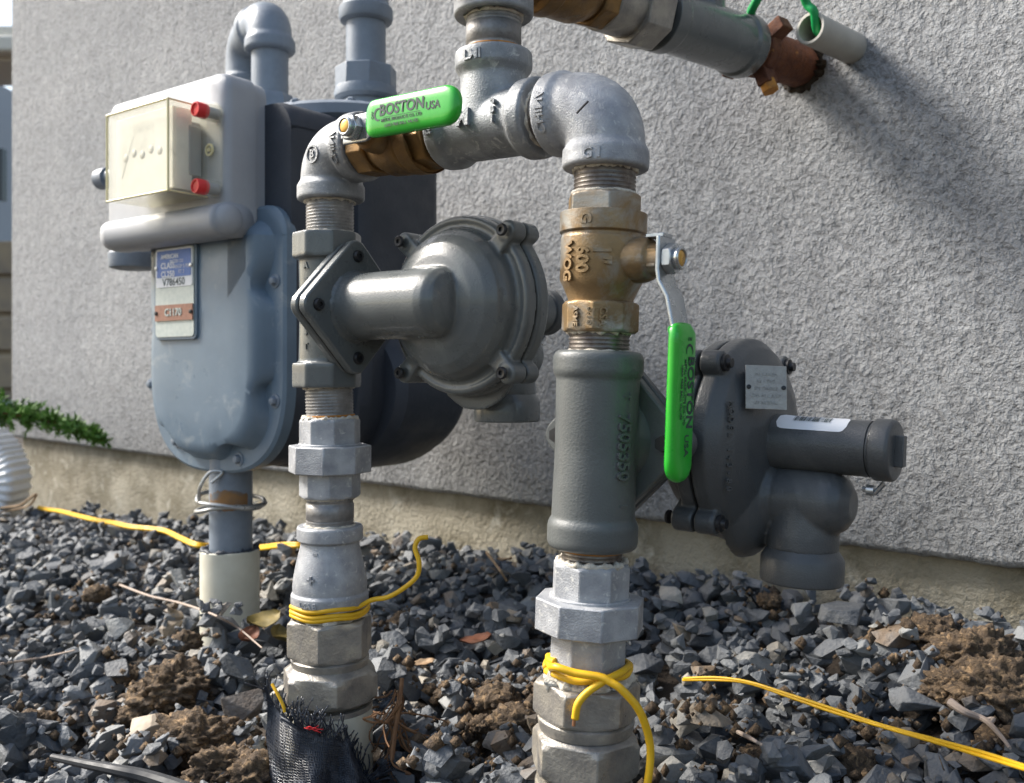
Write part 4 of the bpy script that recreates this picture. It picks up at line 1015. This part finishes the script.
def place(x, y, r, store=True):
    p = V((x, y, 0))
    if (W0-p).dot(N) < r*.7-.012 and (p-CORNER).dot(A) > -.02: return
    for o_, rr_ in obst:
        if (V((o_.x, o_.y))-V((x, y))).length < rr_+r*.6: return
    q = drop(x, y, r)
    if q is None: return
    i0, i1, j0, j1, qq, b_ = q
    fl = .62; zc = b_+r*fl*.45
    top = zc+r*fl*np.sqrt(np.clip(1-qq, 0, 1)); mk = qq < 1
    Hm[i0:i1, j0:j1][mk] = np.maximum(Hm[i0:i1, j0:j1][mk], top[mk]*.9+.1*Hm[i0:i1, j0:j1][mk])
    if store: stones.append((x, y, zc, r))
    return zc
# notable clods and stones first (pixel, radius)
def seat(x, y, lift=0): p = on_g(x, y, lift); return p
cl = [((168, 690), .034, 0), ((196, 742), .030, 0), ((222, 772), .026, 0), ((248, 775), .022, 0), ((30, 722), .017, 0), ((128, 715), .013, 0), ((185, 640), .016, 0), ((125, 672), .012, 0), ((498, 700), .020, 0), ((512, 722), .019, 0), ((450, 690), .014, 0), ((483, 722), .010, 0), ((935, 638), .026, 0), ((985, 662), .034, 0), ((1010, 700), .036, 0), ((962, 690), .024, 0), ((850, 768), .020, 0), ((760, 770), .018, 0), ((1015, 755), .022, 0), ((400, 620), .013, 0), ((540, 690), .012, 0), ((95, 590), .016, 0), ((270, 575), .014, 0), ((770, 598), .012, 0)]
clnames = ['largest brown crumbly soil clod in the left foreground', 'dark brown soil clod just below the largest left clod', 'soil clod at the bottom edge left of the black netting', 'sandy soil clod touching the bottom edge nearest the black netting', 'small rusty brown clod near the left edge of the gravel', 'little tan clod left of the beige stone', 'brown clod in front of the cream plastic sleeve', 'tiny brown clod on the gravel at middle left', 'orange brown crumbly clod just left of the right riser foot', 'lower of the paired clods left of the right riser foot', 'small brown clod midway between the two risers', 'tiny orange clod low between the two risers', 'brown soil clod against the foundation at far right', 'upper large brown soil clod at the right edge', 'biggest soil clod at the right edge of the picture', 'brown clod beside the pale root at the right', 'brown clod under the yellow wire near the bottom right', 'brown clod at the bottom right of the right riser', 'brown clod in the bottom right corner', 'dark clod right of the bell reducer', 'small brown clod touching the right riser foot', 'brown clod far back in the left gravel', 'clod behind the left riser near the foundation', 'small tan clod beneath the regulator vent outlet']
def clod_geo(c, r, seed, sub=4, amp=.42):
    bm = bmesh.new(); bmesh.ops.create_icosphere(bm, subdivisions=sub, radius=1)
    o_ = V((seed*3.1, seed*1.7, seed))
    for v in bm.verts:
        d = v.co.normalized(); k = 1+amp*noise.noise(d*1.3+o_)+amp*.55*abs(noise.noise(d*3.5+o_))*2+amp*1.1*abs(noise.noise(d*5+o_))+amp*.42*abs(noise.noise(d*12+o_))+amp*.10*noise.noise(d*27+o_)
        v.co = V((d.x, d.y*.9, d.z*.68))*k*r*.82
    g = G(); g.add([v.co+c for v in bm.verts], [tuple(q.index for q in f.verts) for f in bm.faces]); bm.free(); return g
clods = []
for k, ((x, y), r, _) in enumerate(cl):
    p = seat(x, y+ r*F/.7*.35, 0)
    r *= .86; c = V((p.x, p.y+r*.3, gz(p.x, p.y)+r*.42+.009)); clods.append((c, r))
    g = clod_geo(c, r, k+1, 5 if r > .019 else 4)
    tag(g.build('soil_clod', 'clod', base=c, sharp=0), clnames[k], 'soil clod', 'brown soil clods lying among the gravel')
    i0, i1 = int((c.x-r-HX0)/CS), int((c.x+r-HX0)/CS)+1; j0, j1 = int((c.y-r-HY0)/CS), int((c.y+r-HY0)/CS)+1
    if i0 > 1 and i1 < hxn-1:
        XX, YY = np.meshgrid(gx[i0:i1]-c.x, gy[j0:j1]-c.y, indexing='ij'); q = (XX**2+YY**2)/(r*r); top = c.z+r*.30*np.sqrt(np.clip(1-q, 0, 1)); mk = q < .7
        Hm[i0:i1, j0:j1][mk] = np.maximum(Hm[i0:i1, j0:j1][mk], top[mk])
    obst.append((c, r*.66))
# beige stone, and two large grey stones
bs = seat(147, 738); bsr = .021
def big_stone(name, p, r, seed, mtl, label, rot=0, tilt=.2, flat=1):
    v_, f_ = rock(seed, 13, .55); mr_ = Matrix.Rotation(rot, 4, 'Z') @ Matrix.Rotation(tilt, 4, 'X')
    g = G(); c = V((p.x, p.y, gz(p.x, p.y)+r*.62+.006)); g.add([c+(mr_ @ V(q))*r for q in v_.tolist()], [tuple(q) for q in f_.tolist()])
    tag(g.build(name, mtl, base=c, sharp=15), label, 'stone', 'single stones that stand out in the gravel'); obst.append((c, r*.75)); return c
big_stone('beige_stone', bs, bsr, 501, 'beige', 'smooth pale beige stone on the dark gravel at the lower left', .2, .25)
big_stone('slate_stone', seat(845, 632), .028, 507, 'stone', 'large angular slate stone under the right regulator vent outlet', .4, .45)
big_stone('slate_stone', seat(812, 600), .022, 511, 'stone', 'pale flat slate stone against the foundation below the vent outlet', 1.2, .5)
big_stone('slate_stone', seat(120, 700-24), .019, 515, 'stone', 'flat pointed grey stone above the beige stone', 2.2, .3)
big_stone('slate_stone', seat(243, 715), .024, 519, 'stone', 'tall angular grey stone left of the black netting', .9, 1.0)
big_stone('slate_stone', seat(918, 735-22), .021, 523, 'stone', 'dark angular stone above the doubled yellow wire at right', 2.9, .3)
bs2 = seat(455, 583)
big_stone('cream_pebble', bs2, .007, 531, 'beige', 'small cream pebble in the gravel between the risers', .3, .1)
def vis(x, y, mx_): return abs(x) < y*.56+mx_
# base layers: random candidates
for layer, (num, rlo, rhi) in enumerate(((6600, .010, .0150), (6600, .0090, .0145), (6500, .0040, .0085), (5600, .0095, .0195), (4200, .0055, .0095), (4500, .0026, .0050))):
    for k in range(num):
        y = HY0+.12+(HY1-HY0-.2)*rs.random()**1.15; x = (rs.random()*2-1)*(y*.60+.12)
        if x < HX0+.05 or x > HX1-.05: continue
        d_ = (W0-V((x, y, 0))).dot(N)
        if d_ < -.01 and (V((x, y, 0))-CORNER).dot(A) > -.05: continue
        if (V((x, y, 0))-CORNER).dot(A) < -.35: continue
        pr = noise.noise(V((x*4.5, y*4.5, 3)))
        if layer == 3 and pr < -.25 and rs.random() < .4: continue
        place(x, y, rlo+(rhi-rlo)*rs.random()**1.6)
def on_h(x, y, lift=0.0):
    d = ray(x, y); t = .42
    while t < 3:
        p = V((0, 0, CAMZ))+d*t
        if HX0+.02 < p.x < HX1-.02 and HY0+.02 < p.y < HY1-.02:
            i, j = int((p.x-HX0)/CS), int((p.y-HY0)/CS)
            if p.z < float(Hm[i-1:i+2, j-1:j+2].max())+lift: return p
        t += .002
    return on_g(x, y, lift)
# the doubled wire was laid on top of the stones: stones under it stay below it
ya = on_h(683, 680).y; yb = on_h(1023, 772).y
wpath = [P(x, y, ya+(yb-ya)*(x-683)/341-.020) for x, y in ((683, 680), (715, 680), (748, 683), (790, 697), (830, 711), (880, 726), (935, 742), (985, 757), (1060, 780))]
wdense = bez(wpath, 10)
def under_wire(x, y, z, r):
    for q in wdense:
        if abs(q.x-x) < r*1.05 and -r < q.y-y < r+.035: z = min(z, q.z-r*.72-max(0, q.y-y)*.28)
    return z
stones = [(x, y, under_wire(x, y, z, r), r) for x, y, z, r in stones]
# screen size rank: first 300 in view become parts, the rest one joined mass
def onscreen(s_):
    x, y, z, r = s_; px = 512+x/y*F; py = HY+(CAMZ-z)/y*F; return -20 < px < 1044 and py < 800
vis_s = []
for i, s_ in enumerate(stones):
    x, y, z, r = s_
    top = Hm[int((x-HX0)/CS), int((y-HY0)/CS)] - (z+r*.5)
    if onscreen(s_) and top < .004: vis_s.append((r/y, i))
vset = set(i for _, i in vis_s); vis_s.sort(reverse=True); big = set(i for _, i in vis_s[:300])
allv = []; allf = []; tone = []; off = 0
for i, (x, y, z, r) in enumerate(stones):
    k = rs.randrange(36); e = Matrix.Rotation(rs.random()*6.28, 3, 'Z') @ Matrix.Rotation(rs.gauss(0, .38), 3, 'X') @ Matrix.Rotation(rs.gauss(0, .38), 3, 'Y')
    sv = (1+.25*rs.random(), .85+.3*rs.random(), .85+.4*rs.random())
    if i in big:
        o = bpy.data.objects.new('stone', rock_me[k]); col.objects.link(o); o.parent = ground
        o.location = (x, y, z); o.rotation_euler = e.to_euler(); o.scale = [r*q for q in sv]
    else:
        v_, f_ = rocks[k] if (y < .80 and i in vset and r > .008) else rocks_lo[k]; vv = (v_*(np.array(sv)*r)) @ np.array(e).T + np.array((x, y, z)); allv.append(vv); allf.append(f_+off); off += len(vv); tone.append(np.full(len(vv), rs.random(), dtype=np.float32))
allv = np.concatenate(allv); allf = np.concatenate(allf); tone = np.concatenate(tone)
me = bpy.data.meshes.new('gravel'); me.vertices.add(len(allv)); me.vertices.foreach_set('co', allv.astype(np.float32).ravel())
me.loops.add(len(allf)*3); me.loops.foreach_set('vertex_index', allf.astype(np.int32).ravel()); me.polygons.add(len(allf)); me.polygons.foreach_set('loop_start', np.arange(0, len(allf)*3, 3, dtype=np.int32))
me.polygons.foreach_set('use_smooth', np.zeros(len(allf), dtype=bool)); me.update(calc_edges=True); me.materials.append(M['stone'])
at_ = me.attributes.new('tone', 'FLOAT', 'POINT'); at_.data.foreach_set('value', tone)
o = bpy.data.objects.new('gravel', me); col.objects.link(o); o.parent = ground; tag(o, kind='stuff')

def hmz(x, y): return float(Hm[int((x-HX0)/CS), int((y-HY0)/CS)])

def over_gravel(pxs, lift):
    pts = bez([on_h(x, y, lift) for x, y in pxs], 6); out = []
    for k, p in enumerate(pts):
        i, j = int((p.x-HX0)/CS), int((p.y-HY0)/CS); i = min(max(i, 3), hxn-4); j = min(max(j, 3), hyn-4); out.append(max(p.z, float(Hm[i-1:i+2, j-1:j+2].max())+lift))
    zz = np.array(out); n_ = len(zz)
    for _ in range(4): zz = np.maximum(np.convolve(np.pad(zz, 2, 'edge'), np.ones(5)/5, 'valid'), zz*.5+.5*np.convolve(np.pad(zz, 2, 'edge'), np.ones(5)/5, 'valid'))
    return [V((p.x, p.y, z)) for p, z in zip(pts, zz)][::3]+[pts[-1]]
pts = over_gravel([(x, y) for x, y in ((38, 509), (60, 514), (95, 520), (130, 530), (165, 538), (196, 545), (225, 549), (260, 551), (297, 546), (320, 552))], .004)
wire(pts, .0024, 'yellow wire lying along the far gravel behind the meter riser', extra=[[p+V((0, .003, .0025)) for p in pts]])
pts = wpath
wire(pts, .00100, 'thin doubled yellow wire running over the gravel towards the lower right corner', extra=[[p+V((.0006, -.001, .0014+.0006*math.sin(i*2.1))) for i, p in enumerate(pts)]])

# crumbs of soil between the stones
g = G(); rc2 = random.Random(5)
for k in range(7500):
    if k < 1300: c, r = clods[rc2.randrange(len(clods))]; x = c.x+rc2.gauss(0, r*1.3); y = c.y+rc2.gauss(0, r*1.3)
    else: y = .55+1.3*rc2.random()**1.2; x = (rc2.random()*2-1)*y*.56
    if not (HX0 < x < HX1 and HY0 < y < HY1) or (W0-V((x, y, 0))).dot(N) < .005: continue
    if k >= 1300 and noise.noise(V((x*7, y*7, 9)))+.4*noise.noise(V((x*25, y*25, 4))) < .12: continue
    r = .0012+.0052*rc2.random()**2.4; z = hmz(x, y)-r*.3
    base_ = len(g.v); ph = [V((0, 0, 1)), V((0, 0, -1)), V((1, 0, 0)), V((-1, 0, 0)), V((0, 1, 0)), V((0, -1, 0))]
    for q in ph: g.v.append(V((x, y, z))+q*r*(.7+.6*rc2.random()))
    for a_, b_, c_ in ((0, 2, 4), (0, 4, 3), (0, 3, 5), (0, 5, 2), (1, 4, 2), (1, 3, 4), (1, 5, 3), (1, 2, 5)): g.f.append((base_+a_, base_+b_, base_+c_))
o = g.build('soil_crumbs', 'clod', ground, sharp=0); tag(o, kind='stuff')

# ------------------------------------------------------------------ debris
def stick(pxs, r, label, mtl='twig', name='dry_twig', lift=.012, cat='twig', grp='dry twigs on the gravel'):
    pts = [on_h(x, y, lift*.25) for x, y in pxs]; pts = bez(pts, 6); n_ = len(pts)
    g = G(); g.tube(pts, [r*(1-.5*i/n_) for i in range(n_)], 7); tag(g.build(name, mtl, base=pts[0]), label, cat, grp)
M['palestick'] = mat('pale straw stem', (.34, .27, .22), None, None, 30, .7)
stick([(120, 585), (150, 596), (180, 603), (212, 614), (238, 628), (262, 648)], .0014, 'long pale pinkish stem bending in front of the cream sleeve', 'palestick', lift=.022)
stick([(0, 664), (40, 658), (75, 650)], .0012, 'thin straight straw on the gravel at the far left', 'palestick')
stick([(487, 553), (497, 566), (507, 581)], .0018, 'short thick tan twig behind the gap between the risers')
stick([(461, 514), (464, 524), (470, 533)], .0016, 'thin upright straw near the foundation between the risers')
stick([(497, 527), (493, 505), (489, 498)], .0012, 'dark thin stalk leaning on the foundation')
stick([(738, 732), (750, 738), (762, 745)], .0013, 'little pale splinter right of the right riser foot', 'palestick')
g = G(); ps = [on_h(x, y, .003) for x, y in ((950, 702), (965, 712), (985, 720), (1000, 735), (1010, 748))]; g.tube(bez(ps, 6), [.0028-.00008*i for i in range(25)], 8); g.tube(bez([ps[2], ps[2]+V((.003, -.004, .002)), ps[2]+V((-.002, -.010, .001))], 6), .0014, 7)
tag(g.build('pale_root', 'palestick', base=ps[0]), 'forked pale peeled root on the soil at the right edge', 'root')
# bark chips and leaves
def chip(x, y, L_, w_, ang, mtl, label, name='bark_chip', curl=.25):
    c = on_h(x, y, .003); vs = []; fs = []; nu, nv = 10, 6
    d1 = V((math.cos(ang), math.sin(ang)*.6, .15)).normalized(); d2 = V((-math.sin(ang), math.cos(ang), .35)).normalized(); d3 = d1.cross(d2)
    for side in (0, 1):
        for i in range(nu+1):
            for j in range(nv+1):
                u_ = i/nu*2-1; v2 = j/nv*2-1; ww = w_*(1-u_*u_)**.6
                vs.append(c+d1*L_*u_+d2*ww*v2+d3*(curl*L_*(u_*u_*.5+v2*v2*.25)+noise.noise(V((u_*2+x, v2*2, 1)))*L_*.18+side*.0009))
    o_ = (nu+1)*(nv+1)
    for i in range(nu):
        for j in range(nv):
            q = i*(nv+1)+j; fs.append((q, q+nv+1, q+nv+2, q+1)); fs.append((o_+q+1, o_+q+nv+2, o_+q+nv+1, o_+q))
    g = G(); g.add(vs, fs); tag(g.build(name, mtl, base=c, sharp=0), label, 'leaf' if 'leaf' in name else 'bark chip', None)
chip(476, 640, .014, .006, .1, 'bark', 'red brown bark chip in the gravel between the risers')
chip(424, 663, .009, .004, .2, 'twig', 'small orange wood chip right of the left riser foot')
chip(505, 560, .010, .0025, -.9, 'twig', 'narrow tan wood sliver behind the bark chip')
chip(264, 622, .015, .011, .7, 'leaf_dry', 'crumpled olive and yellow dead leaf beside the cream sleeve', 'dead_leaf', .6)
chip(283, 640, .016, .012, 2.0, 'leaf_dry', 'darker dead leaf tucked against the left riser nut', 'dead_leaf', .7)
chip(248, 637, .012, .008, 1.4, 'bark', 'brown dead leaf in front of the cream sleeve base', 'dead_leaf', .6)
# black hose end bottom left
pts = [P(52, 757, .62), P(85, 764, .61), P(120, 771, .60), P(150, 778, .595), P(200, 795, .58)]
g = G(); g.tube(bez(pts, 8), [.0022+.0001*i for i in range(33)], 10); tag(g.build('black_cable', 'hose', base=pts[0]), 'black cable lying across the bottom left corner of the gravel', 'cable')
# roots right of the netting
g = G(); rr3 = random.Random(4)
c0 = P(398, 690, .655)
for k in range(26):
    p = P(396+rr3.uniform(-7, 6), 690+rr3.uniform(-4, 40), .655+rr3.uniform(-.01, .02)); pts = [p]
    d = V((rr3.gauss(0, .5), rr3.gauss(0, .2), -1)).normalized()
    for j in range(7): d = (d+V((rr3.gauss(0, .5), rr3.gauss(0, .3), rr3.gauss(-.05, .3)))).normalized(); pts.append(pts[-1]+d*.0065)
    g.tube(bez(pts, 3), .0005+.0004*rr3.random(), 5)
g.tube(bez([P(402, 678, .655), P(400, 700, .65), P(396, 725, .645), P(392, 760, .64)], 6), .0015, 7)
tag(g.build('fine_roots', 'root', base=c0), 'tangle of fine brown roots right of the left riser foot', 'roots')
# frayed black woven netting
net = empty('woven_netting', P(320, 790, .62), 'scrap of frayed black woven netting wrapped round the foot of the left riser', 'netting')
def netp(u_, v_):
    tx = np.interp(u_, [0, .12, .3, .55, .75, .88, 1], [266, 280, 298, 326, 348, 358, 366]); ty = np.interp(u_, [0, .12, .3, .55, .75, .88, 1], [686, 712, 728, 738, 742, 762, 778])
    bx = np.interp(u_, [0, .5, 1], [272, 325, 392]); by = 822
    x = tx+(bx-tx)*v_; y = ty+(by-ty)*v_
    ph = (u_-.5)*2.3; rad = .036+.010*v_
    Y = .665-rad*math.cos(ph)-.004*v_+.009*noise.noise(V((u_*4, v_*2.2, 0)))+.003*math.sin(u_*19+v_*5)
    return P(x+4*noise.noise(V((u_*6, v_*4, 7))), y, Y)
g = G(); nu, nv = 48, 34
# threads: warp and weft as thin ribbons
for i in range(nu*2+1):
    u_ = i/(nu*2); pts = [netp(u_, v_/14)+V((0, -.0004*(1 if (v_+i) % 2 else -1), 0)) for v_ in range(15)]
    g.tube(pts, .00036, 4, cap=False)
for j in range(nv*2+1):
    v_ = j/(nv*2); pts = [netp(u_/22, v_)+V((0, -.0004*(1 if (u_+j) % 2 else -1), 0)) for u_ in range(23)]
    g.tube(pts, .00042, 4, cap=False)
M['net'] = mat('black plastic weave', (.03, .034, .044), (.10, .11, .13), None, 70, .3, thr=(.5, .65))
o = g.build('weave', 'net', net, sharp=0); tag(o, kind='stuff')
vs = []; fs = []
for i in range(41):
    for j in range(21): vs.append(netp(i/40, j/20)+V((0, .0012, 0)))
for i in range(40):
    for j in range(20): q = i*21+j; fs.append((q, q+21, q+22, q+1))
g = G(); rr4 = random.Random(8)
for k in range(170):
    u_ = rr4.random(); p = netp(u_, .02); pts = [netp(u_, .08), p]; d = V((rr4.gauss(.05-(.7 if u_ < .1 else 0)*rr4.random(), .33), rr4.gauss(-.1, .2), 1)).normalized(); ln = rr4.uniform(.004, .018)*(1.3 if .1 < u_ < .8 else 1)
    for j in range(4): d = (d+V((rr4.gauss(0, .22), rr4.gauss(0, .1), 0))).normalized(); pts.append(pts[-1]+d*ln/4)
    g.tube(bez(pts, 3), .00036+.00025*rr4.random(), 4)
for k in range(26):
    p = netp(1-.03*rr4.random(), .05+.1*rr4.random()); d = V((1, -.1, .7+rr4.gauss(0, .25))).normalized(); pts = [p, p+d*.006, p+d*.012+V((0, 0, rr4.gauss(0, .001))), p+d*rr4.uniform(.014, .021)]; g.tube(bez(pts, 3), .00035, 4)
for k in range(22):
    p = P(380+rr4.uniform(-2, 3), 700+rr4.uniform(-2, 12), .66); d = V((1, .0, rr4.uniform(.1, 1.1))).normalized(); g.tube([p, p+d*.006, p+d*rr4.uniform(.008, .015)], .0004, 4)
o = g.build('frayed_threads', 'net', net, sharp=0); tag(o, kind='stuff')
g = G()
for k in range(6): p = P(304+k*2.3, 727+.5*k+rr4.uniform(-1, 2), .624); g.tube([p, p+V((.0025, -.0008, rr4.uniform(-.001, .001))), p+V((.005, 0, rr4.uniform(-.002, .002)))], .0004, 4)
o = g.build('red_threads', 'red', net, sharp=0)
g = G(); g.tube(bez([P(272, 684, .635), P(277, 693, .632), P(283, 705, .63), P(285, 712, .63)], 5), .0011, 8); tag(g.build('yellow_wire_end', 'yellow', base=P(272, 684, .635)), 'tiny yellow wire end poking out of the black netting', 'wire')

# ------------------------------------------------------------------ downspout and evergreen twig at far left
ds = empty('downspout', P(10, 505, 1.95), 'white ribbed metal downspout elbow at the far left end of the foundation', 'downspout')
cpts = [P(-55, 548, 1.95), P(-32, 522, 1.95), P(-14, 502, 1.95), P(-6, 484, 1.95), P(-9, 466, 1.97), P(-28, 444, 1.98), P(-60, 425, 2.0)]
cp = bez(cpts, 10); g = G(); rings = []
for i, p in enumerate(cp):
    t = (cp[min(i+1, len(cp)-1)]-cp[max(i-1, 0)]).normalized(); x = V((0, 1, 0)); y = t.cross(x).normalized()
    k = 1+.035*(1 if i % 2 else -1); ring = []
    for x_, y_ in rrect(-.045, .045, -.058, .058, .012, 4):
        ring.append(p+x*x_*k+y*y_*k)
    rings.append(ring)
g.rings(rings); g.build('elbow', 'downspout', ds, sharp=25)
br = empty('evergreen_twig', P(-10, 405, 1.60), 'soft green evergreen branch reaching in from the left edge', 'branch')
main = bez([P(-40, 404, 1.62), P(0, 412, 1.60), P(35, 418, 1.58), P(70, 428, 1.56), P(102, 442, 1.55)], 10)
g = G(); g.tube(main, [.004-.00007*i for i in range(len(main))], 7); g.build('stem', 'bark', br)
g = G(); rb = random.Random(2)
for k in range(260):
    t = rb.random(); i = int(t*(len(main)-1)); p = main[i]; w_ = (1-.55*t)
    d = V((rb.gauss(.7, .5), rb.gauss(0, .6), rb.gauss(.1, .8))).normalized(); L_ = .044*w_*rb.uniform(.4, 1)
    q = p+d*L_
    for j in range(16):
        s_ = p+d*L_*(j+1)/16; dd = (d*.7+V((rb.gauss(0, .7), rb.gauss(0, .7), rb.gauss(.1, .7)))).normalized(); ww = d.cross(dd); ww = (ww.normalized() if ww.length > 1e-4 else UP)*.0024
        b_ = len(g.v); e_ = s_+dd*.011; g.v += [s_-ww, s_+ww, e_]; g.f.append((b_, b_+1, b_+2))
o = g.build('needles', 'foliage', br, sharp=0); tag(o, kind='stuff')
bpy.context.view_layer.update()
print('objects', len(bpy.data.objects))
